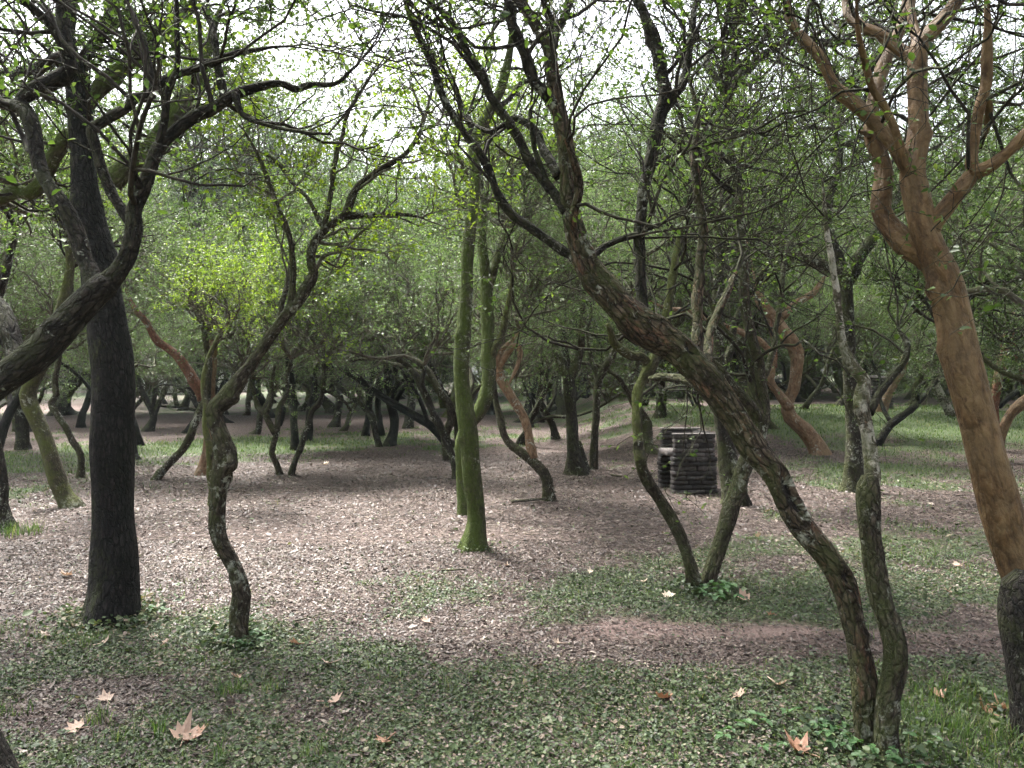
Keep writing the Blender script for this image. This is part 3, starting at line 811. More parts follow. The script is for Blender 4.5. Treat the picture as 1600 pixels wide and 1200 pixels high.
tree('large smooth cinnamon orange tree with spreading limbs at the right edge', 'orange', [
    ('1662,1150,36 1634,1060,32 1615,985,30 1598,930,31 1578,860,30 1551,767,27.5 1533,704,27 1516,630,28 1502,570,28 1487,487,26 1473,435,25 1455,395,22 1440,350,20 1428,297,19 1425,262,17 1432,225,16 1434,192,15.5 1432,140,15 1432,98,14.5 1437,68,13.5 1462,43,12 1483,18,11 1500,-8,10 1530,-50,9', 0.3),
    ('^1660,1156,56 1634,1065,52 1613,990,48 1603,950,42 1596,925,33 1590,905,24', 0.03, 'burl'),
    ('1462,415,20 1440,397,20 1418,383,20 1393,358,18 1377,332,16 1376,304,15 1380,273,13.5 1376,245,13 1366,217,12 1365,175,10 1371,133,10 1383,94,11 1397,63,10 1408,28,10 1415,-10,9', 0.5),
    ('1418,262,12 1404,238,11 1390,217,11 1365,189,11 1337,164,11 1309,140,10 1295,115,9 1278,87,8.5 1257,63,8 1239,38,7.5 1229,7,7 1222,-30,6', 0.2),
    ('1420,280,8 1410,252,7 1400,203,6.5 1383,168,6 1364,138,6 1348,87,5 1341,52,4.5 1338,0,4', -0.3),
    ('1448,378,14 1458,352,13 1477,325,13 1502,294,12.5 1523,269,11.5 1519,252,9 1523,210,8.5 1530,168,8 1540,133,8 1542,87,8 1542,35,7.5 1540,-10,7', -0.2),
    ('1520,272,10 1547,259,9.5 1572,238,9.5 1600,213,10 1640,178,9 1680,130,8', -0.3),
    ('1431,92,9 1412,82,9 1390,66,9 1365,50,8.5 1348,42,8 1327,21,8 1318,-10,7', 0.3),
    ('1435,72,8 1426,35,7 1424,0,7 1422,-30,6', 0.2),
    ('1536,140,6 1545,175,6 1541,215,4', 0.15),
    ('1366,212,6 1352,208,5 1340,205,3', -0.1),
], near=True, twigs=dict(n=5.4, t0=0.8, L=1.15, lf=6, leaf='leaf_d', size=0.032, skip=(1, 10), kids=(5, 4, 3), rmax=0.009),
   feats=[(0, 1512, 690, 0.016, 0.009, 0.012), (0, 1428, 300, 0.014, 0.009, 0.01), (2, 1378, 330, 0.012, 0.009, 0.012), (0, 1552, 790, 0.010, 0.007, 0.010), (0, 1478, 470, 0.022, 0.018, -0.012), (0, 1540, 720, 0.012, 0.007, 0.010), (0, 1425, 200, 0.010, 0.007, 0.010), (0, 1500, 540, 0.009, 0.006, 0.010), (4, 1300, 135, 0.010, 0.008, 0.010)], amp=0.075, name='orange_tree')

# ---- middle distance
tree('paler trunk behind the green mossy trunk, its stem arching to the right', 'moss2', [
    ('725,803,10 722,740,9.5 721,690,9 732,665,10 744,648,11 759,617,12 765,585,11 762,547,11 760,487,10 760,435,9 757,400,8 752,360,7 757,320,6', 0.4, 'moss'),
    ('768,556,6 777,535,5.5 787,515,5 791,487,5 797,460,4 800,420,3.5', -0.2, 'moss2'),
    ('760,470,6 772,420,6 782,390,6 795,365,5 812,352,4', 0.3, 'moss2'),
    ('740,655,5 730,630,5 738,600,4 732,570,3', 0.4, 'grey'),
], crowns=[(0, 4, 0.9), (2, 0, 0.9), (1, 2, 0.5)], name='arching_tree')

tree('two toned twisted tree, a bare tan stem winding round a grey one', 'grey', [
    ('858,782,9 856,750,8.5 842,729,8 821,711,7.5 800,697,6.5 788,680,6 782,652,6 774,627,5 770,600,5 775,570,4', 0.3),
    ('832,716,7 829,695,7 826,673,7 817,648,7 801,624,7.5 789,606,8 781,589,8 777,564,7 783,545,6 798,535,5 815,515,4', 0.2, 'orange2'),
    ('779,575,5 795,550,5 808,540,5 812,560,4 795,600,3', -0.2, 'orange2'),
    ('782,548,5 790,520,4 806,490,4 830,470,3', 0.3),
], crowns=[(0, 2, 0.65), (1, 0, 0.7), (3, 2, 0.7)], name='twisted_tree')

tree('dark trunk with a split hollow base and a V of upright limbs', 'far', [
    ('901,741,17 897,715,12 894,690,9.5 893,645,8.5 890,605,9.5 889,585,9', 0.1),
    ('889,592,8 878,570,6.5 869,545,6 857,505,5.5 846,470,5 835,440,4', 0.3, 'grey'),
    ('890,590,8 902,568,6.5 908,540,6 910,505,6 908,470,5 900,430,4', -0.2, 'grey'),
    ('888,592,6 885,560,5 880,520,4 884,480,3', 0.2),
    ('^914,737,7 911,715,6 905,690,4', 0.0),
], crowns=[(1, 0, 0.8), (2, 2, 0.8), (3, 1, 0.7)], feats=[(0, 889, 625, 0.12, 0.04, 0.05)], name='hollow_tree')

tree('slim grey tree with yellow sprigs right of the hollow trunk', 'grey', [
    ('928,733,6.5 928,680,6 932,627,6 936,592,6.5 950,568,6 962,545,5.5 975,510,5 985,470,4', 0.2),
    ('936,595,4 924,560,4 918,520,3 925,480,3', 0.3),
], crowns=[(0, 2, 0.7), (1, 5, 0.6)], name='slim_tree')

tree('grey trunk with flared roots just behind the brick barbecue', 'far', [
    ('1148,788,20 1142,760,17 1136,725,15 1131,690,13.5 1127,645,13 1125,600,11 1123,560,9.5 1122,500,9 1124,440,8 1127,400,7 1120,350,6', 0.3),
    ('1126,590,6 1140,545,6 1150,500,5 1170,460,4', 0.4),
    ('^1166,790,6 1158,765,6 1146,735,5', 0.0),
], crowns=[(0, 5, 1.0), (1, 5, 0.7)], name='flared_tree')

tree('dark lumpy trunk with a long horizontal limb, behind the white mottled stem', 'far', [
    ('1335,768,16 1336,740,14 1337,715,13.5 1335,662,11 1331,610,11 1327,557,10 1323,505,12 1320,452,13 1319,425,13', 0.2),
    ('1318,430,11 1302,421,9 1278,413,8.5 1232,399,8.5 1180,392,8 1127,385,8 1082,371,8 1040,381,7 1010,398,6', -0.6, 'grey'),
    ('1322,440,10 1344,400,10 1365,367,9.5 1385,330,8 1410,290,7 1430,240,6', 0.3),
    ('1318,430,9 1306,400,9 1292,350,8.5 1298,304,7 1310,260,6 1305,200,5', 0.3),
    ('1180,392,5 1210,375,5 1250,382,4 1280,365,4', 0.3),
], crowns=[(2, 3, 1.0), (3, 5, 1.0), (3, 0, 0.8)], name='lumpy_tree')

tree('twisted orange barked tree with knotholes on the bank', 'orange2', [
    ('1280,710,12 1272,690,11.5 1257,670,12 1237,652,12.5 1231,632,10 1240,610,8.5 1244,575,9 1245,550,9.5 1233,529,10 1215,505,9.5 1194,480,9 1180,459,8 1173,435,6 1168,400,5 1160,360,4', 0.3),
    ('1222,496,6 1236,480,5.5 1257,466,5.5 1272,457,5 1290,430,4', 0.2),
    ('1232,638,8 1216,612,6.5 1204,596,6 1208,560,5.5 1190,535,5 1159,519,5 1134,510,5 1100,495,4.5 1075,486,4.5 1040,482,4 1014,470,4', -0.6),
    ('1208,575,5 1209,550,5 1208,525,4 1200,490,4', 0.2, 'red'),
], crowns=[(0, 0, 0.9), (1, 1, 0.8), (2, 5, 0.6)], feats=[(0, 1226, 622, 0.09, 0.05, 0.06)], name='orange_tree')

tree('pale pinkish trunk leaning right, left leg of the slanting pair beyond the lumpy trunk', 'orange2', [
    ('1374,643,9 1386,617,7.5 1400,592,7 1416,560,6 1424,540,6 1432,515,5 1450,480,4', 0.2),
    ('1424,540,4 1420,510,3.5 1400,485,3', 0.2),
], crowns=[(0, 1, 1.0), (1, 2, 1.0)], name='pale_tree')
tree('slim pale trunk leaning left, right leg of the slanting pair beyond the lumpy trunk', 'white', [
    ('1488,650,6.5 1474,624,6.5 1457,589,7 1442,557,7 1428,538,6 1412,505,5 1395,470,4', 0.2),
], crowns=[(0, 2, 1.1)], name='pale_tree')

tree('reddish curving stems at the right edge beyond the big orange tree', 'red', [
    ('1558,704,9 1551,660,8 1551,627,7 1556,589,7 1568,550,7 1575,522,7.5 1586,501,8 1604,475,8 1630,430,7', 0.2),
    ('^1560,722,7 1561,697,7 1566,673,7.5 1579,645,8 1600,627,8 1640,600,8 1680,560,7', -0.2, 'orange'),
    ('1574,520,5 1590,560,3 1600,600,3', 0.1),
], crowns=[(0, 3, 1.1), (1, 3, 1.0)], name='red_tree')

tree('yellow mossy bent trunk in front of the bright clearing at the left', 'moss2', [
    ('110,793,16 101,780,13.5 88,750,13 76,708,12.5 66,673,12 52,641,11.5 45,617,12 55,589,11.5 68,560,10 88,515,9 100,475,8 107,440,7 110,400,6 95,350,5', 0.3),
    ('66,565,7 80,540,6 108,460,5 112,420,4', 0.2, 'grey'),
], crowns=[(0, 4, 0.9), (1, 0, 0.8)], name='bent_tree')

tree('brown trunk base cut by the left frame edge', 'far', [
    ('4,826,18 -2,790,14 -4,740,12 -12,680,11 -20,600,10 -15,500,9 10,420,7 25,360,5', 0.2),
], crowns=[(0, 1, 1.0)], name='edge_tree')

tree('grey straight trunk at far left beside the bent mossy one', 'far', [
    ('36,702,10 34,670,9.5 33,640,9.5 32,600,9 30,550,8 35,500,6', 0.2), ('^24,674,4 22,650,4 15,627,4 5,600,3', 0.1, 'moss2')], crowns=[(0, 0, 1.1)], name='grey_tree')
tree('thin wavy grey stem between the bent mossy trunk and the black trunk', 'grey', [
    ('125,747,5.5 127,711,5 113,689,5 103,666,5 88,643,5 80,630,5 87,617,5 84,595,4.5 92,560,4 98,520,3.5', 0.2)], crowns=[(0, 2, 0.8)], name='wavy_tree')
tree('dark brown leaning trunk with a wide foot against the bright clearing', 'dark', [
    ('104,647,11 103,635,8.5 106,615,8 112,598,7.5 118,570,7 120,540,6', 0.3)], crowns=[(0, 3, 1.5), (0, 1, 1.3, 0.8)], name='far_tree')
tree('short dark leaning trunk half hidden left of the black trunk', 'dark', [
    ('126,668,6 128,650,5.5 134,636,5 142,610,5 150,570,4', 0.2)], crowns=[(0, 3, 1.1)], name='far_tree')
tree('dark slanting stem emerging right of the black trunk', 'dark', [
    ('220,696,4.5 214,672,4.5 207,652,4.5 196,620,4 190,580,4', 0.2)], crowns=[(0, 0, 0.9)], name='far_tree')
tree('dark forked tree on the reddish litter right of the black trunk', 'far', [
    ('232,674,7 240,655,5.5 236,640,5 230,626,5 219,604,4.5 210,570,4', 0.2), ('240,650,4.5 248,632,4 255,617,4 268,590,3.5 290,565,3', 0.2),
    ('236,640,3.5 243,610,3.5 240,580,3', 0.1)], crowns=[(0, 1, 1.0), (1, 0, 0.9)], name='forked_tree')
tree('broken orange trunk with a red limb behind the serpentine tree', 'orange2', [
    ('315,742,11 320,722,7.5 325,690,7 328,645,7 329,610,7.5 331,575,8 330,548,9 334,530,7', 0.1),
    ('316,625,8 311,610,8.5 290,575,8 273,554,7 245,530,6 227,501,5 210,484,4.5 195,450,4', 0.3, 'red')], crowns=[(0, 0, 0.9), (1, 2, 0.8)], name='broken_tree')
tree('slanting grey stem rising right towards the broken orange trunk', 'grey', [
    ('242,750,6 270,720,6 293,694,6 305,662,6 313,640,6 321,625,6 324,601,5.5 327,572,5 322,540,4.5 318,500,4', 0.2)], crowns=[(0, 1, 0.7)], name='slanting_tree')
tree('thin mossy stem directly behind the serpentine tree', 'moss2', [
    ('333,790,6 331,748,5.5 327,700,5.5 321,673,5.5 322,640,5 318,600,4.5 325,560,4 345,520,4', 0.3)], crowns=[(0, 4, 0.8)], name='thin_tree')
tree('wavy grey stem with side shoots, left one of the wavy pair', 'grey', [
    ('437,741,4.5 432,722,4.5 425,708,4.5 428,690,4.5 432,673,4.5 434,645,4 441,628,4 448,615,3.5 449,590,3 455,560,3', 0.1),
    ('431,678,4.5 422,660,5 415,648,5 403,636,4.5 398,615,3.5 390,590,3', 0.3),
    ('415,648,4 424,628,3.5 424,600,3 430,570,3', 0.2)], crowns=[(0, 4, 1.0), (1, 2, 0.9)], name='wavy_tree')
tree('dark wavy stem leaning right, right one of the wavy pair', 'far', [
    ('455,742,5 463,715,4.5 470,697,4.5 476,675,4.5 483,659,4.5 487,642,4 500,627,4 507,596,3.5 505,565,3', 0.2)], crowns=[(0, 1, 0.8)], name='wavy_tree')
tree('straight dark upright trunk just behind the wavy pair', 'dark', [
    ('460,703,7 459,670,6 458,627,6 452,580,6 450,540,5.5 448,500,5', 0.2)], crowns=[(0, 1, 1.3), (0, 4, 0.9, 0.8)], name='upright_tree')
tree('short tree with a swollen dark foot at the edge of the path', 'far', [
    ('521,667,9 526,652,6 530,625,6 527,600,6 520,575,5 512,545,4.5', 0.2), ('528,620,5 515,590,4 500,570,3.5', 0.2)], crowns=[(0, 0, 1.2), (1, 2, 0.9)], name='swollen_tree')
tree('dark tree with a long limb slanting up left, first of the thicket stems', 'dark', [
    ('570,681,5.5 574,655,5 577,630,5.5 578,610,5.5 583,580,5 590,550,4', 0.2), ('577,612,5 562,595,5 545,580,5 525,572,4 508,570,3.5', 0.1),
    ('578,618,4 590,600,4 600,580,3.5', 0.2)], crowns=[(0, 0, 1.0), (1, 2, 0.9)], name='thicket_tree')
tree('arched brown stem curving up left across the thicket', 'far', [
    ('592,698,5 588,675,4.5 582,655,4.5 572,640,4.5 560,628,4.5 540,614,4.5 524,600,4 513,583,4 508,560,3.5', 0.2)], crowns=[(0, 2, 0.9)], name='thicket_tree')
tree('thickest dark trunk of the thicket, furrowed and forking low', 'dark', [
    ('610,696,8.5 616,675,7 617,655,7 612,630,7.5 608,605,8 606,580,7 600,550,6', 0.2), ('614,640,5 622,620,4.5 632,605,4 645,597,3.5 660,580,3', 0.2),
    ('608,610,5 618,580,5 622,550,4', 0.2)], crowns=[(0, 1, 1.0), (2, 0, 0.9)], name='thicket_tree')
tree('narrow dark trunk hidden between the arched stem and the thickest trunk', 'dark', [
    ('595,681,5.5 593,660,5 590,635,5 592,605,5 588,570,4', 0.2)], crowns=[(0, 0, 0.9)], name='thicket_tree')
tree('short dark trunk standing alone right of the thicket', 'far', [
    ('637,669,7 641,650,6 644,632,5.5 641,605,5 643,580,4.5 640,550,4', 0.2)], crowns=[(0, 0, 1.1)], name='thicket_tree')
tree('brown leaning stem whose foot hides behind the green mossy trunk', 'far', [
    ('712,748,5 708,715,5 697,685,5.5 682,652,6 668,626,6 656,598,5.5 640,575,4.5 618,558,4', 0.3), ('670,630,4 660,600,4 664,570,3', -0.2)], crowns=[(0, 2, 0.9), (1, 0, 0.9)], name='leaning_tree')
tree('second leaning stem close left of the green mossy trunk', 'far', [
    ('718,690,6 711,652,5.5 700,628,5.5 688,606,5.5 678,585,5 665,560,4.5 655,525,4', 0.2)], crowns=[(0, 1, 1.0)], name='leaning_tree')
tree('dark straight stem leaning left on the green slope', 'dark', [
    ('862,632,6 856,605,5.5 850,584,5.5 843,560,5.5 838,540,5', 0.3), ('^870,625,3.5 862,598,3.5 852,575,3', 0.1)], crowns=[(0, 0, 1.4)], name='slope_tree')
tree('thin dark stem propped like a letter A on the green slope', 'dark', [
    ('830,668,4 829,640,4 827,615,4 824,590,4 820,560,3.5', 0.2), ('^847,660,3.5 838,638,3.5 828,618,3.5', 0.0)], crowns=[(0, 2, 1.0)], name='propped_tree')
tree('grey upright trunk on the litter slope left of the barbecue', 'far', [
    ('1033,652,9 1032,625,7.5 1031,600,7 1030,570,7 1032,530,6', 0.2)], crowns=[(0, 0, 1.3), (0, 3, 1.0, 0.7)], name='slope_tree')
tree('thick bluish grey trunk far back right of the twisted orange tree', 'grey', [
    ('1266,618,15 1264,600,12 1263,570,11.5 1262,530,11 1258,490,10 1250,450,8', 0.3)], crowns=[(0, 0, 1.9), (0, 1, 1.6, 0.8)], name='far_tree')
tree('dark trunk far back, seen over the slim grey tree', 'dark', [
    ('968,607,7.5 967,585,6.5 964,560,6 960,530,6', 0.2)], crowns=[(0, 0, 1.6)], name='far_tree')
tree('dark trunk far back between the V limbs and the slim grey tree', 'dark', [
    ('911,612,7.5 910,585,6.5 912,550,6 905,510,5', 0.2)], crowns=[(0, 1, 1.6)], name='far_tree')

# ------------------------------------------------------------------ trees deep in the grove: crooked trunk prototypes, copied
TRUNKS = []
for s_ in range(8):
    r_ = np.random.default_rng(300 + s_)
    mt_ = M[('far', 'dark', 'grey', 'far', 'moss2', 'dark', 'grey', 'dark')[s_]]
    n = 9
    P = [np.array((0.0, 0.0, -0.15))]
    d = np.array((r_.normal(0, .3), r_.normal(0, .3), 1.0))
    for i in range(n):
        d = d + r_.normal(0, 0.30, 3) * (1, 1, 0.15); d[2] = max(d[2], 0.55); d /= np.linalg.norm(d)
        P.append(P[-1] + d * r_.uniform(0.27, 0.38))
    P = np.array(P)
    R = np.linspace(0.080, 0.038, n + 1) * r_.uniform(0.8, 1.2); R[0] *= 1.5; R[1] *= 1.05
    D = catmull(np.hstack([P, R[:, None]]), 0.11)
    for i in range(len(D)):
        D[i, :3] += np.array(mnoise.noise_vector(Vector((i * 0.22, 9.0 * s_, 0)))) * 0.03
    V, Q, bk = tube(D[:, :3], D[:, 3], 9, 0.25, 40 + s_, flare=0.4)
    me = new_mesh('trunk', V, Q, {'bk': ('FLOAT_VECTOR', bk)})
    me.materials.append(mt_)
    brs = []
    for q_ in range(2):                                   # long arching side limbs
        k = int(len(D) * (0.32, 0.58)[q_])
        P2 = [D[k, :3]]
        a_ = r_.uniform(0, 6.28)
        d = unit(np.array((math.cos(a_), math.sin(a_), 1.0)))
        for i in range(6):
            d = unit(d + r_.normal(0, .24, 3) + np.array((math.cos(a_), math.sin(a_), 0)) * 0.10 + (0, 0, .06)); P2.append(P2[-1] + d * r_.uniform(0.26, 0.36))
        D2 = catmull(np.hstack([np.array(P2), np.linspace(0.045, 0.022, 7)[:, None]]), 0.11)
        V, Q, bk = tube(D2[:, :3], D2[:, 3], 7, 0.2, 60 + s_ + 9 * q_)
        me2 = new_mesh('branch', V, Q, {'bk': ('FLOAT_VECTOR', bk)})
        me2.materials.append(mt_)
        brs.append((me2, D2[-1, :3]))
    TRUNKS.append((me, D[-1, :3], brs))

def grove_tree(name, x, y, ti, label, group, s, ids, c0=1.0, c1=0.8, sz=1.35):
    tm, tip, brs = TRUNKS[ti]
    o = empty(name, (x, y, float(height(x, y))), label, 'tree', group)
    o.rotation_euler = (0, 0, r_.uniform(0, 6.28))
    o.scale = (s, s, s)
    obj('trunk', tm, None, o)
    add_crown(o, tip, ids[int(r_.integers(len(ids)))], c0, r_.uniform(0, 6), c0 * sz)
    for i, (bm_, tp) in enumerate(brs):
        obj('branch', bm_, None, o)
        add_crown(o, tp, ids[int(r_.integers(len(ids)))], c1 * (1, 0.85)[i], r_.uniform(0, 6), c1)
    return o

taken = [(o.location.x, o.location.y) for o in C.objects if o.get('category') == 'tree']
r_ = np.random.default_rng(77)
def region(x, y):
    px = 800 + 1250 * x / y
    for lim, w in ((130, 'left of the black trunk'), (400, 'between the black trunk and the wavy pair'), (700, 'between the wavy pair and the mossy trunk'), (930, 'just right of the mossy trunk'),
                   (1150, 'behind the barbecue'), (1480, 'behind the twisted orange tree')):
        if px < lim:
            return w
    return 'right of the big orange tree'
BARK_WORD = ('brown', 'black', 'grey', 'brown', 'mossy', 'black', 'grey', 'black')
spots = []
tries = 0
while len(spots) < 195 and tries < 14000:
    tries += 1
    y = 15.5 + 62 * r_.random() ** 1.25
    x = r_.uniform(-0.78, 0.78) * (y + 4)
    if x * 1250 / y + 800 < 700 and y < 19 and x > -0.9 * y * 0.5:      # the open floor before the thicket
        continue
    if (x + 0.28 * y) ** 2 / 9 + (y - 30) ** 2 / 4 < 1:                # the trodden path
        continue
    if (x + 25) ** 2 + (y - 41) ** 2 < 40:                              # the bright clearing
        continue
    if -32 < x < -10 and 52 < y < 66:                                    # the buildings' lot
        continue
    if min([math.hypot(x - a, y - b_) for a, b_ in taken + spots] or [9]) < 1.15 + 0.012 * y:
        continue
    spots.append((x, y))
for i, (x, y) in enumerate(spots):
    ti = int(r_.integers(8))
    grove_tree('grove_tree', x, y, ti, '%s barked small tree %s, %s' % (BARK_WORD[ti], 'in the near grove' if y < 26 else 'in the mid grove' if y < 40 else 'in the far grove', region(x, y)), 'trees deep in the grove',
               r_.uniform(0.95, 1.3) * (1 + 0.007 * max(y - 20, 0)), (0, 1, 2, 0, 1, 3, 2, 5), r_.uniform(0.8, 1.1), r_.uniform(0.6, 0.85), r_.uniform(1.15, 1.5))

# taller trees closing the view far behind
for i in range(50):
    a = -0.72 + 1.44 * (i + r_.random()) / 50
    y = r_.uniform(31, 56)
    x = a * y
    if -32 < x < -10 and 48 < y < 67:
        y = 46.0; x = a * y
    if (x + 25) ** 2 + (y - 41) ** 2 < 40:
        y = 72.0; x = a * y
    grove_tree('tall_tree', x, y, int(r_.integers(8)), 'taller tree far behind the grove, ' + region(x, y), 'taller trees far behind the grove', r_.uniform(2.1, 3.0), (0, 1, 1, 3), 1.0, 0.85, 1.3)

# unseen trees around and behind the viewer, added to shade the trunk fronts
for (x, y) in [(-3.0, -6.0), (3.6, -6.4), (-8.2, -3.0), (8.4, -2.0), (-10.2, 3.0), (10.8, 2.6), (0.4, -10.5), (-7.0, -10.0), (7.5, -10.5)]:
    grove_tree('grove_tree', x, y, int(r_.integers(8)), 'unseen crooked tree added on the near side of the clearing for shade', 'unseen trees added on the near side', 1.15, (0, 1), 0.9, 0.7)

# shrubs that close the far edge
for i in range(46):
    a = -0.66 + 1.32 * (i + r_.random()) / 46
    y = r_.uniform(44, 60) if a < 0.0 else r_.uniform(34, 52)
    x = a * y
    if -32 < x < -8 and y > 40:
        y = r_.uniform(68, 76); x = a * y
    o = empty('shrub', (x, y, float(height(x, y))), 'leafy shrub at the far edge, ' + region(x, y), 'shrub', 'shrubs along the far edge')
    s = r_.uniform(0.9, 1.5)
    o.scale = (s, s, s)
    o.rotation_euler = (0, 0, r_.uniform(0, 6))
    add_crown(o, (0, 0, -0.05), (0, 1, 3)[int(r_.integers(3))], 1.0, 0)

# trees at the sides of the frame whose crowns roof the place
for (x, y, a, b_) in [(-8.5, 12.5, 1, 2), (7.2, 9.0, 3, 0), (8.8, 12.8, 3, 2), (7.4, 5.4, 3, 5), (-11.5, 16.0, 0, 1), (11.5, 16.5, 3, 0), (-6.4, 3.0, 5, 0)]:
    grove_tree('grove_tree', x, y, int(r_.integers(8)), 'small crooked tree just beyond the %s side of the clearing, %s row' % ('left' if x < 0 else 'right', 'first' if y < 6 else 'second' if y < 11 else 'third' if y < 14 else 'fourth'), 'trees flanking the clearing', 1.1, (a, b_), 1.0, 0.8)

# ------------------------------------------------------------------ brick barbecues
def box_mesh(name, sx, sy, sz, seed, bev=0.12, rag=0.06):
    """a rough stone slab centred on the origin, edges broken, faces uneven"""
    r_ = np.random.default_rng(seed)
    xs = np.array([-0.5, -0.5 + bev * 0.3, -0.17, 0.17, 0.5 - bev * 0.3, 0.5])
    V, Q = [], []
    ring = [(-1, -1), (1, -1), (1, 1), (-1, 1)]
    for i, x in enumerate(xs):
        e = 0.80 if i in (0, 5) else 1.0
        for (a, c) in ((-.5, -.32), (-.38, -.5), (.38, -.5), (.5, -.32), (.5, .32), (.38, .5), (-.38, .5), (-.5, .32)):
            V.append((x * sx * (1 + 0.02 * r_.normal()), a * sy * e * (1 + rag * r_.normal()), c * sz * e * (1 + rag * r_.normal())))
    for i in range(5):
        for j in range(8):
            Q.append((i * 8 + j, i * 8 + (j + 1) % 8, i * 8 + 8 + (j + 1) % 8, i * 8 + 8 + j))
    for b0 in (0, 40):
        idx = [b0 + j for j in range(8)]
        for q in ((0, 1, 2, 3), (0, 3, 4, 7), (4, 5, 6, 7)):
            f = [idx[t] for t in q]
            Q.append(tuple(f if b0 else f[::-1]))
    return new_mesh(name, np.array(V), np.array(Q)[:, ::-1], smooth=False)

def stone_mat(name, c1, c2, c3):
    m, N, L, b = mat_base(name)
    oi = N.new('ShaderNodeObjectInfo')
    tc = N.new('ShaderNodeTexCoord')
    f = nz(N, L, tc.outputs['Object'], 18, 5, 0.7)
    r = ramp(N, [(0.3, c1), (0.55, c2), (0.75, c3)])
    L.new(mth(N, L, 'ADD', mth(N, L, 'MULTIPLY', f, 0.75), mth(N, L, 'MULTIPLY', oi.outputs['Random'], 0.28)), r.inputs[0])
    L.new(r.outputs[0], b.inputs['Base Color'])
    b.inputs['Roughness'].default_value = 0.9
    bp = N.new('ShaderNodeBump'); bp.inputs['Strength'].default_value = 0.7; bp.inputs['Distance'].default_value = 0.02
    L.new(f, bp.inputs['Height']); L.new(bp.outputs[0], b.inputs['Normal'])
    return m
M['stone'] = stone_mat('sooty_stone', (0.014, 0.012, 0.012), (0.045, 0.038, 0.037), (0.12, 0.102, 0.098))
M['slab'] = stone_mat('grey_slab', (0.05, 0.044, 0.042), (0.125, 0.11, 0.105), (0.24, 0.215, 0.205))
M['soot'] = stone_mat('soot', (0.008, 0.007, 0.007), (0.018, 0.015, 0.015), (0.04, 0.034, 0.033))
SLABS = {}
def slab(lx, ly, lz):
    key = (round(lx, 2), round(ly, 2), round(lz, 3))
    if key not in SLABS:
        SLABS[key] = [box_mesh('brick', lx, ly, lz, 11 * len(SLABS) + v) for v in range(3)]
    return SLABS[key][int(r_.integers(3))]

def barbecue(loc, rz, label, s=1.0):
    """front opens towards local -x; two side walls, back wall, hearth slab, low parapet"""
    o = empty('brick_barbecue', loc, label, 'barbecue')
    o.rotation_euler = (0, 0, rz); o.scale = (s, s, s)
    H, ch = 0.80, 0.064
    def wall(axis, a0, a1, cst, thick, z0, z1, inset=0.0):
        z = z0; row = 0
        while z + ch * 0.6 < z1:
            n = (3, 2, 3, 4)[row % 4]
            cuts = np.linspace(a0, a1, n + 1)
            cuts[1:-1] += r_.uniform(-0.05, 0.05, n - 1)
            for a, b_ in zip(cuts[:-1], cuts[1:]):
                ln = round((b_ - a) / 0.03) * 0.03
                me = slab(max(ln - 0.004, 0.06), thick + round(r_.uniform(-0.5, 0.9)) * 0.015, ch - 0.006)
                if not me.materials:
                    me.materials.append(M['stone'])
                q = obj('brick', me, None, o)
                c = (a + b_) / 2
                q.location = (c, cst + r_.normal(0, 0.005), z + ch / 2) if axis == 'x' else (cst + r_.normal(0, 0.005), c, z + ch / 2)
                q.rotation_euler = (0, 0, (0 if axis == 'x' else math.pi / 2) + r_.normal(0, 0.012))
            z += ch; row += 1
    wall('x', 0.0, 0.62, 0.09, 0.17, -0.02, 0.49)        # near side, lower
    wall('x', 0.03, 0.60, 0.10, 0.13, 0.485, 0.80)       # near side, parapet
    wall('x', 0.0, 0.62, 0.73, 0.17, -0.02, 0.49)        # far side
    wall('x', 0.03, 0.60, 0.72, 0.13, 0.56, 0.84)
    wall('y', 0.18, 0.64, 0.55, 0.13, -0.02, 0.84)       # back
    def plain(name, x0, x1, y0, y1, z0, z1, m, sd):
        me = box_mesh(name, x1 - x0, y1 - y0, z1 - z0, sd, 0.05, 0.02)
        return obj(name, me, M[m], o, ((x0 + x1) / 2, (y0 + y1) / 2, (z0 + z1) / 2))
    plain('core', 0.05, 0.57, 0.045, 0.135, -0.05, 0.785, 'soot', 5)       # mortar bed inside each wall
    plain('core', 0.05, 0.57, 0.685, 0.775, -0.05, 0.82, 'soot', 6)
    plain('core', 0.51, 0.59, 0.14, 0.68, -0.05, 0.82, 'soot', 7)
    plain('hearth_slab', -0.03, 0.47, 0.185, 0.635, 0.49, 0.575, 'slab', 8)
    plain('cap_stone', 0.02, 0.61, 0.03, 0.17, 0.792, 0.815, 'slab', 9)
    plain('cap_stone', 0.02, 0.62, 0.65, 0.79, 0.83, 0.852, 'slab', 10)
    return o
g = ground(1052, 771)
barbecue((g.x, g.y, g.z), math.radians(5), 'sooty brick barbecue with a grey hearth slab beside the flared trunk')
g2 = ground(1362, 640)
barbecue((g2.x, g2.y, g2.z), math.radians(10), 'small dark barbecue far behind the white mottled stem', 1.15)
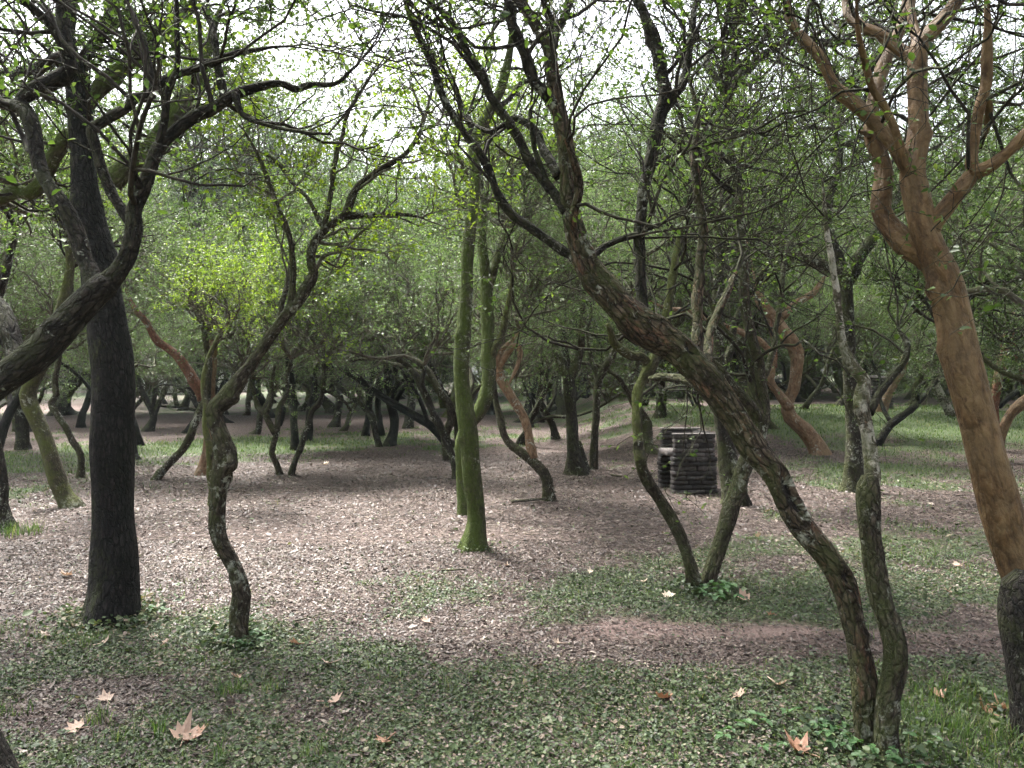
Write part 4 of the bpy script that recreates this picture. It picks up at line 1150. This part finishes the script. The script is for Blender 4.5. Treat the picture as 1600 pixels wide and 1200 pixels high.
# ash around the hearth
# ------------------------------------------------------------------ far buildings
def wall_mat(name, c):
    m, N, L, b = mat_base(name)
    tc = N.new('ShaderNodeTexCoord')
    L.new(mix(N, L, nz(N, L, tc.outputs['Object'], 2.0, 5, 0.7), tuple(0.75 * v for v in c), c), b.inputs['Base Color'])
    b.inputs['Roughness'].default_value = 0.85
    return m
M['white_wall'] = wall_mat('whitewash', (0.80, 0.79, 0.76))
M['roof'] = wall_mat('grey_roof', (0.42, 0.42, 0.44))
M['pane'] = wall_mat('dark_glass', (0.03, 0.035, 0.04))
M['timber'] = wall_mat('weathered_post', (0.14, 0.11, 0.09))
def bx(name, x0, x1, y0, y1, z0, z1, m, par):
    V = np.array([(x, y, z) for z in (z0, z1) for y in (y0, y1) for x in (x0, x1)])
    Q = np.array([(0, 2, 3, 1), (4, 5, 7, 6), (0, 1, 5, 4), (2, 6, 7, 3), (0, 4, 6, 2), (1, 3, 7, 5)])
    return obj(name, new_mesh(name, V, Q, smooth=False), M[m], par)
def gable(name, x0, x1, y0, y1, z0, z1, m, par):
    ym = (y0 + y1) / 2
    V = np.array([(x0, y0, z0), (x1, y0, z0), (x1, y1, z0), (x0, y1, z0), (x0, ym, z1), (x1, ym, z1), (x0, y0, z0 - .12), (x1, y0, z0 - .12), (x1, y1, z0 - .12), (x0, y1, z0 - .12)])
    me = bpy.data.meshes.new(name)
    me.from_pydata(V.tolist(), [], [(0, 1, 5, 4), (2, 3, 4, 5), (0, 4, 3), (1, 2, 5), (6, 7, 1, 0), (8, 9, 3, 2), (9, 6, 0, 3), (7, 8, 2, 1), (9, 8, 7, 6)])
    return obj(name, me, M[m], par)
hx, hy = at(270, 590, 60).x, 60.0
o = empty('white_house', (hx, hy, float(height(hx, hy)) - 0.1), 'white house with dark windows glimpsed far behind the red limb', 'house')
bx('wall', -4.5, 4.5, 0, 5, 0, 2.7, 'white_wall', o)
gable('roof', -4.9, 4.9, -0.5, 5.5, 2.72, 4.2, 'roof', o)
for x in (-3, 0.2, 2.6):
    w_ = bx('window', x - .5, x + .5, -0.05, 0.02, 1.0, 2.1, 'white_wall', o)
    bx('pane', x - .4, x + .4, -0.07, -0.052, 1.1, 2.0, 'pane', w_)
hx, hy = at(505, 585, 57).x, 57.0
o = empty('picnic_shelter', (hx, hy, float(height(hx, hy)) - 0.1), 'open shelter with a low grey roof far behind the wavy pair of stems', 'shelter')
gable('roof', -3.2, 3.2, -1.8, 1.8, 2.1, 3.2, 'roof', o)
for x in (-2.9, -0.9, 0.9, 2.9):
    for y in (-1.5, 1.5):
        bx('post', x - .08, x + .08, y - .08, y + .08, 0, 2.0, 'timber', o)
bx('back_wall', -2.8, 2.8, 1.6, 1.7, 0, 1.9, 'timber', o)

# ------------------------------------------------------------------ forest floor: litter, cover, grass
def scatter(n, y0, y1, pw=1.0):
    y = y0 + (y1 - y0) * rng.random(n) ** pw
    hw = 0.66 * y + 1.0
    x = rng.uniform(-1, 1, n) * hw
    return x, y
def floor_leaves(name, label, cat, x, y, size, asp, tilt, lift, mat, fine):
    n = len(x)
    z = height(x, y) + lift * rng.random(n)
    a = rng.uniform(0, 2 * np.pi, n)
    ax = np.stack([np.cos(a), np.sin(a), rng.normal(0, tilt, n)], -1)
    nr = rng.normal(0, tilt, (n, 3)); nr[:, 2] = 1.0
    Ls = size * np.exp(rng.normal(0, 0.26, n)) * np.where(rng.random(n) < 0.05, 1.7, 1.0)
    return leaf_mesh(np.stack([x, y, z], -1), ax, nr, Ls, Ls * rng.uniform(asp * 0.8, asp * 1.25, n), fine=fine, fold=0.12, rnd=np.clip(rng.random(n) + 0.5 * (fbm(x * 1.1, y * 1.1, 71) - 0.5) + 0.25 * (fbm(x * 6, y * 6, 81, 2) - 0.5), 0, 1))
def join(parts):
    off, Vs, Qs, Rs = 0, [], [], []
    for V, Q, r in parts:
        Vs.append(V); Qs.append(Q + off); Rs.append(r); off += len(V)
    return np.vstack(Vs), np.vstack(Qs), np.concatenate(Rs)

parts = []
for (n_, y0, y1, pw, sz, fine_) in ((105000, 2.4, 4.9, 0.8, 0.0205, True), (150000, 4.9, 7.8, 0.85, 0.022, False), (230000, 7.8, 17, 0.75, 0.030, False)):
    x, y = scatter(n_, y0, y1, pw)
    keep = rng.random(len(x)) < (1 - (0.62 if y1 < 8 else 0.85) * greenness(x, y)) * (1 - 0.5 * bareness(x, y))
    x, y = x[keep], y[keep]
    parts.append(floor_leaves('', '', '', x, y, sz, 0.44, 0.30, 0.012, None, fine_))
V, Q, rd = join(parts)
tag(obj('leaf_litter', new_mesh('leaf_litter', V, Q, {'rnd': ('FLOAT', rd)}, smooth=False), M['litter']), 'small brown and pinkish dead leaves covering the ground', 'leaf litter', kind='stuff')

x, y = scatter(250000, 2.4, 7.2, 0.75)
g_ = greenness(x, y)
keep = rng.random(len(x)) < np.clip(1.05 * g_, 0.02, 1) * (1 - 0.9 * bareness(x, y))
x, y = x[keep], y[keep]
p1 = floor_leaves('', '', '', x, y, 0.0150, 0.8, 0.42, 0.030, None, True)
x, y = scatter(60000, 7.2, 13, 0.8)
keep = rng.random(len(x)) < np.clip(greenness(x, y), 0.02, 1)
x, y = x[keep], y[keep]
p2 = floor_leaves('', '', '', x, y, 0.030, 0.7, 0.42, 0.035, None, False)
rx, ry = [], []
for (px, py, rb, n) in [(168, 968, 0.19, 900), (374, 1004, 0.08, 500), (1368, 1175, 0.14, 500), (1095, 920, 0.12, 600), (743, 858, 0.12, 120), (1620, 1110, 0.2, 300)]:
    g = ground(px, py)
    a, q = rng.uniform(0, 6.28, n), rb + np.abs(rng.normal(0, 0.13, n))
    rx.append(g.x + q * np.cos(a)); ry.append(g.y + q * np.sin(a))
p3 = floor_leaves('', '', '', np.concatenate(rx), np.concatenate(ry), 0.026, 0.8, 0.5, 0.075, None, True)
V, Q, rd = join([p1, p2, p3])
tag(obj('ground_cover', new_mesh('ground_cover', V, Q, {'rnd': ('FLOAT', rd)}, smooth=False), M['cover']), 'low carpet of small round green leaves', 'ground cover', kind='stuff')

x, y = scatter(5200, 2.5, 14, 0.7)
paths = []
for xx, yy in zip(x, y):
    ln = 0.05 + 0.16 * rng.random() ** 2
    a = rng.uniform(0, 6.28)
    t = np.linspace(-0.5, 0.5, 4)
    bx_ = xx + np.cos(a) * ln * t + rng.normal(0, 0.06 * ln, 4)
    by_ = yy + np.sin(a) * ln * t + rng.normal(0, 0.06 * ln, 4)
    paths.append((np.stack([bx_, by_, height(bx_, by_) + 0.012 + 0.012 * rng.random(4)], -1), rng.uniform(0.0012, 0.003), 0.0009))
V, Q, B = thin_tubes(paths, 3)
tag(obj('twig_litter', new_mesh('twig_litter', V, Q, {'bk': ('FLOAT_VECTOR', B)}), M['twig']), 'thin dead twigs strewn over the ground', 'twigs', kind='stuff')

TUFTS = []
for (px, py, n, rad, h) in [(1500, 1110, 700, 0.34, 0.085), (1440, 1150, 300, 0.25, 0.07), (1550, 1180, 500, 0.3, 0.08), (360, 1085, 60, 0.07, 0.09), (430, 1080, 40, 0.07, 0.08), (150, 1130, 40, 0.06, 0.09), (190, 1160, 14, 0.05, 0.12),
        (30, 835, 160, 0.25, 0.13), (140, 1000, 90, 0.15, 0.07), (1010, 1140, 120, 0.3, 0.05), (20, 1115, 60, 0.1, 0.07), (300, 930, 160, 0.5, 0.05), (600, 1050, 60, 0.15, 0.05), (700, 1075, 25, 0.06, 0.07), (250, 1150, 20, 0.04, 0.11),
        (15, 1000, 120, 0.25, 0.06), (1180, 1075, 120, 0.4, 0.05), (1470, 880, 160, 0.4, 0.06), (545, 1150, 60, 0.2, 0.05), (345, 1190, 20, 0.04, 0.12), (490, 1185, 30, 0.06, 0.09)]:
    g = ground(px, py)
    a, rr = rng.uniform(0, 6.28, n), rad * np.sqrt(rng.random(n))
    TUFTS.append((g.x + rr * np.cos(a), g.y + rr * np.sin(a), h * rng.uniform(0.5, 1.2, n)))
x, y = scatter(60000, 2.5, 8, 0.8)
k = rng.random(len(x)) < 0.5 * greenness(x, y) ** 2 * (fbm(x * 2.2, y * 2.2, 61) > 0.5)
TUFTS.append((x[k], y[k], 0.045 * rng.uniform(0.5, 1.3, k.sum())))
x, y = scatter(200000, 8, 26, 0.9)
k = rng.random(len(x)) < 0.6 * greenness(x, y) ** 1.5
TUFTS.append((x[k], y[k], 0.06 * rng.uniform(0.5, 1.3, k.sum())))
x = np.concatenate([t[0] for t in TUFTS]); y = np.concatenate([t[1] for t in TUFTS]); h = np.concatenate([t[2] for t in TUFTS])
n = len(x)
a = rng.uniform(0, 6.28, n)
base = np.stack([x, y, height(x, y) - 0.004], -1)
bend = np.stack([np.cos(a), np.sin(a), 0 * a], -1) * (h * rng.uniform(0.2, 0.9, n))[:, None]
wd = np.stack([-np.sin(a), np.cos(a), 0 * a], -1) * (0.0022 + 0.00035 * np.maximum(y - 5, 0))[:, None]
upv = np.stack([0 * h, 0 * h, h], -1)
V = np.stack([base - wd, base + wd, base + wd * 0.8 + upv * 0.6 + bend * 0.35, base - wd * 0.8 + upv * 0.6 + bend * 0.35, base + upv + bend + wd * 0.1, base + upv + bend - wd * 0.1], 1).reshape(-1, 3)
b0 = np.arange(n)[:, None] * 6
Q = np.concatenate([b0 + np.array([[0, 1, 2, 3]]), b0 + np.array([[3, 2, 4, 5]])])
tag(obj('grass', new_mesh('grass', V, Q, {'rnd': ('FLOAT', np.repeat(rng.random(n), 6))}, smooth=False), M['grass']), 'thin patches of short green grass', 'grass', kind='stuff')

# ------------------------------------------------------------------ big fallen plane leaves, each its own thing
def plane_leaf(seed, size):
    r_ = np.random.default_rng(seed)
    lob = [(-2.45, 0.52), (-2.0, 0.46), (-1.3, 0.88), (-0.98, 0.60), (-0.68, 0.86), (-0.40, 0.60), (0.0, 1.0), (0.40, 0.60), (0.68, 0.86), (0.98, 0.60), (1.3, 0.88), (2.0, 0.46), (2.45, 0.52), (3.0, 0.20)]
    rim = []
    for a, rr in lob:
        rr *= r_.uniform(0.88, 1.1)
        rim.append((math.sin(a) * rr * 0.62 * size, math.cos(a) * rr * 0.62 * size))
    curl, twist, roll = r_.uniform(1.2, 3.4) / size, r_.uniform(-0.6, 0.6) / size, r_.uniform(0, 3.14)
    def lift(x, y):
        u = x * math.cos(roll) + y * math.sin(roll); v = -x * math.sin(roll) + y * math.cos(roll)
        return curl * u * u * 0.55 + twist * u * v + 0.25 * curl * v * v
    V, Fc = [(0, 0, lift(0, 0))], []
    n = len(rim)
    for sc in (0.5, 1.0):
        for x, y in rim:
            q = sc if sc == 1 else 0.5 + 0.12 * (0.6 * size - math.hypot(x, y)) / size
            V.append((x * q, y * q, lift(x * q, y * q) + (0.012 * size * r_.normal() if sc == 1 else 0)))
    V = np.array(V)
    for i in range(n):
        j = (i + 1) % n
        Fc.append((0, 1 + j, 1 + i)); Fc.append((1 + i, 1 + j, 1 + n + j)); Fc.append((1 + i, 1 + n + j, 1 + n + i))
    Fc = [f[::-1] for f in Fc]
    # stalk
    m = len(V)
    st = np.array([(0.004 * math.cos(t), -0.55 * size * k - 0.02 * k, 0.004 * math.sin(t) + lift(0, 0) + 0.02 * k) for k in (0, 1) for t in (0, 2.1, 4.2)]) * (1, 1, 1)
    V = np.vstack([V, st])
    for i in range(3):
        Fc.append((m + i, m + (i + 1) % 3, m + 3 + (i + 1) % 3)); Fc.append((m + i, m + 3 + (i + 1) % 3, m + 3 + i))
    V[:, 2] -= V[:, 2].min()
    me = new_mesh('fallen_leaf', V, np.array(Fc), {'rnd': ('FLOAT', np.full(len(V), r_.random()))}, smooth=True)
    return me
FL = [(1163, 938, .15, 0.55, 'star shaped pinkish leaf standing right of the forked tree foot'), (1045, 935, .13, 0.95, 'pale cream crumpled leaf left of the forked tree foot'),
    (466, 1010, .16, 0.5, 'large pale leaf with a pink underside right of the serpentine tree foot'), (515, 1041, .10, 0.75, 'small whitish leaf right of the serpentine tree foot, lower of two'),
    (518, 1101, .12, 0.6, 'pinkish leaf lying alone in the lower left middle of the ground'), (122, 1143, .12, 0.65, 'tan pink leaf near the bottom left grass tuft'),
    (286, 1160, .18, 0.55, 'largest curled tan leaf at the bottom left'), (308, 1152, .13, 0.3, 'brown curled leaf overlapping the largest tan leaf'),
    (165, 1097, .11, 0.7, 'dull beige leaf above the bottom left tan leaf'), (1036, 1096, .12, 0.15, 'orange brown leaf left of the lower right pale leaves'),
    (1154, 1091, .11, 0.6, 'whitish curled leaf in the green cover, left of the greenish beige one'), (1216, 1074, .12, 0.8, 'greenish beige flat leaf left of the big twin stems'),
    (1250, 1178, .17, 0.2, 'orange tan leaf at the bottom edge by the weeds'), (1480, 927, .11, 0.6, 'pink leaf on the grass right of the twin stemmed tree'),
    (1562, 1110, .15, 0.35, 'folded brown leaf at the far right of the foreground'), (1540, 1117, .12, 0.2, 'dull brown leaf lying left of the folded one at the right edge'),
    (602, 1163, .11, 0.35, 'brownish leaf at the bottom edge left of centre'), (666, 975, .10, 0.7, 'pale leaf on the litter below the mossy trunk'), (105, 902, .14, 0.75, 'whitish leaf left of the black trunk'),
    (871, 1009, .08, 0.8, 'tiny cream leaf at the left end of the bare path'), (256, 1010, .10, 0.7, 'pale leaf right of the black trunk foot'), (370, 1062, .10, 0.6, 'small upright tan leaf below the serpentine tree'),
    (1467, 1092, .10, 0.35, 'brown leaf right of the twin stems among the grass'), (793, 886, .08, 0.85, 'tiny white leaf right of the mossy trunk foot'), (922, 897, .08, 0.9, 'tiny cream leaf on the edge of the central green patch'),
    (1184, 841, .10, 0.9, 'yellowish leaf right of the forked tree on the litter'), (1498, 886, .12, 0.75, 'pale leaf in the grass near the orange trunk'), (1110, 1065, .08, 0.9, 'small cream leaf in the cover above the whitish curled one'),
    (70, 996, .11, 0.7, 'pale grey leaf left of the black trunk foot'), (508, 727, .18, 0.9, 'cream leaf on the litter right of the wavy pair of stems'), (1005, 912, .09, 0.9, 'small whitish leaf on the green patch left of the forked tree'),
    (163, 1008, .09, 0.7, 'thin pale leaf just in front of the black trunk'), (1205, 966, .09, 0.4, 'dry tan leaf right of the star shaped one'), (240, 1000, .07, 0.8, 'little whitish leaf by the black trunk foot')]
for i, (px, py, s, tone, lab) in enumerate(FL):
    g = ground(px, py)
    me = plane_leaf(500 + i, s * 0.78)
    me.attributes['rnd'].data.foreach_set('value', np.full(len(me.vertices), tone, np.float32))
    o = obj('fallen_leaf', me, M['fallen'], None, (g.x, g.y, g.z + 0.012))
    o.rotation_euler = (rng.normal(0, 0.16) + (0.55 if i == 0 else 0.12), rng.normal(0, 0.18), rng.uniform(0, 6.28) if i else 0.5)
    tag(o, lab, 'leaf', 'large fallen leaves')

# ------------------------------------------------------------------ weeds, fallen sticks, ash
def weed(px, py, n, h, label, sz=0.05):
    g = ground(px, py)
    o = empty('weed_plant', g, label, 'plant')
    paths, P, A = [], [], []
    for i in range(n):
        a = rng.uniform(0, 6.28); rr = rng.uniform(0.01, 0.14)
        tip = np.array((math.cos(a) * rr * 1.3, math.sin(a) * rr * 1.3, h * rng.uniform(0.4, 1.0)))
        b0 = np.array((math.cos(a) * rr * 0.25, math.sin(a) * rr * 0.25, -0.01))
        paths.append((np.array([b0, b0 * 0.5 + tip * 0.5 + (0, 0, 0.02), tip]), 0.002, 0.0012))
        for k in range(3):
            aa = a + (k - 1) * 1.5
            P.append(tip); A.append((math.cos(aa), math.sin(aa), -0.1 + rng.normal(0, 0.15)))
    V, Q, B = thin_tubes(paths, 4)
    obj('stem', new_mesh('stem', V, Q, {'bk': ('FLOAT_VECTOR', B)}), M['moss2'], o)
    P, A = np.array(P), np.array(A)
    nr = rng.normal(0, 0.2, P.shape); nr[:, 2] = 1
    Ls = sz * rng.uniform(0.7, 1.3, len(P))
    V, Q, rd = leaf_mesh(P, A, nr, Ls, Ls * 0.7, fine=True)
    obj('foliage', new_mesh('foliage', V, Q, {'rnd': ('FLOAT', rd)}, smooth=False), M['weed'], o)
weed(1280, 1150, 14, 0.08, 'green three leaved weed left of the twin stems', 0.036)
weed(1345, 1185, 18, 0.08, 'dense green weed at the foot of the twin stems', 0.036)
weed(1420, 1195, 14, 0.08, 'green weed right of the twin stems at the bottom edge', 0.036)
weed(1165, 1150, 10, 0.06, 'small bluish green weed near the bottom centre right', 0.04)
weed(1122, 935, 14, 0.10, 'bright green weed at the foot of the forked tree', 0.06)
weed(385, 1005, 26, 0.07, 'low leafy weed around the serpentine tree foot', 0.035)
weed(215, 965, 30, 0.06, 'low yellowish weed right of the black trunk foot', 0.04)

def stick(px, py, px2, py2, r, label):
    a, b_ = ground(px, py), ground(px2, py2)
    a, b_ = np.array(a), np.array(b_)
    t = np.linspace(0, 1, 7)[:, None]
    P = a + (b_ - a) * t
    ln = np.linalg.norm(b_ - a)
    P[:, :2] += rng.normal(0, 0.02 * ln, (7, 2))
    P[:, 2] = height(P[:, 0], P[:, 1]) + r * 1.2 + 0.008
    D = catmull(np.hstack([P, np.linspace(r, r * 0.5, 7)[:, None]]), ln / 30)
    V, Q, bk = tube(D[:, :3] - a, D[:, 3], 6, 0.15, px)
    o = obj('fallen_stick', new_mesh('fallen_stick', V, Q, {'bk': ('FLOAT_VECTOR', bk)}), M['twig'], None, a)
    tag(o, label, 'stick')
stick(800, 788, 862, 783, 0.022, 'thin dead stick at the foot of the two toned twisted tree')
stick(425, 985, 470, 998, 0.008, 'short twig right of the serpentine tree foot')
stick(455, 975, 520, 960, 0.006, 'thin twig on the brown heap, upper of the two there')
stick(440, 990, 540, 985, 0.006, 'long thin twig across the brown heap')
stick(690, 895, 730, 893, 0.010, 'pale twig on the litter left of centre')
stick(955, 745, 972, 747, 0.02, 'short dark stick on the litter left of the barbecue')
stick(1090, 1150, 1190, 1155, 0.005, 'thin twig lying near the bottom centre right')

# ------------------------------------------------------------------ the damp air between the trees
hz = bx('haze', -172, 172, -62, 192, -1.6, 26, 'roof', None)
hz.data.materials.clear()
hm = bpy.data.materials.new('haze_air'); hm.use_nodes = True
hm.node_tree.nodes.clear()
ho = hm.node_tree.nodes.new('ShaderNodeOutputMaterial'); hv = hm.node_tree.nodes.new('ShaderNodeVolumePrincipled')
hv.inputs['Color'].default_value = (0.80, 0.95, 0.93, 1); hv.inputs['Density'].default_value = 0.0006; hv.inputs['Anisotropy'].default_value = 0.3
hm.node_tree.links.new(hv.outputs[0], ho.inputs['Volume'])
hz.data.materials.append(hm)
tag(hz, 'thin pale haze hanging in the grove', 'haze', kind='stuff')
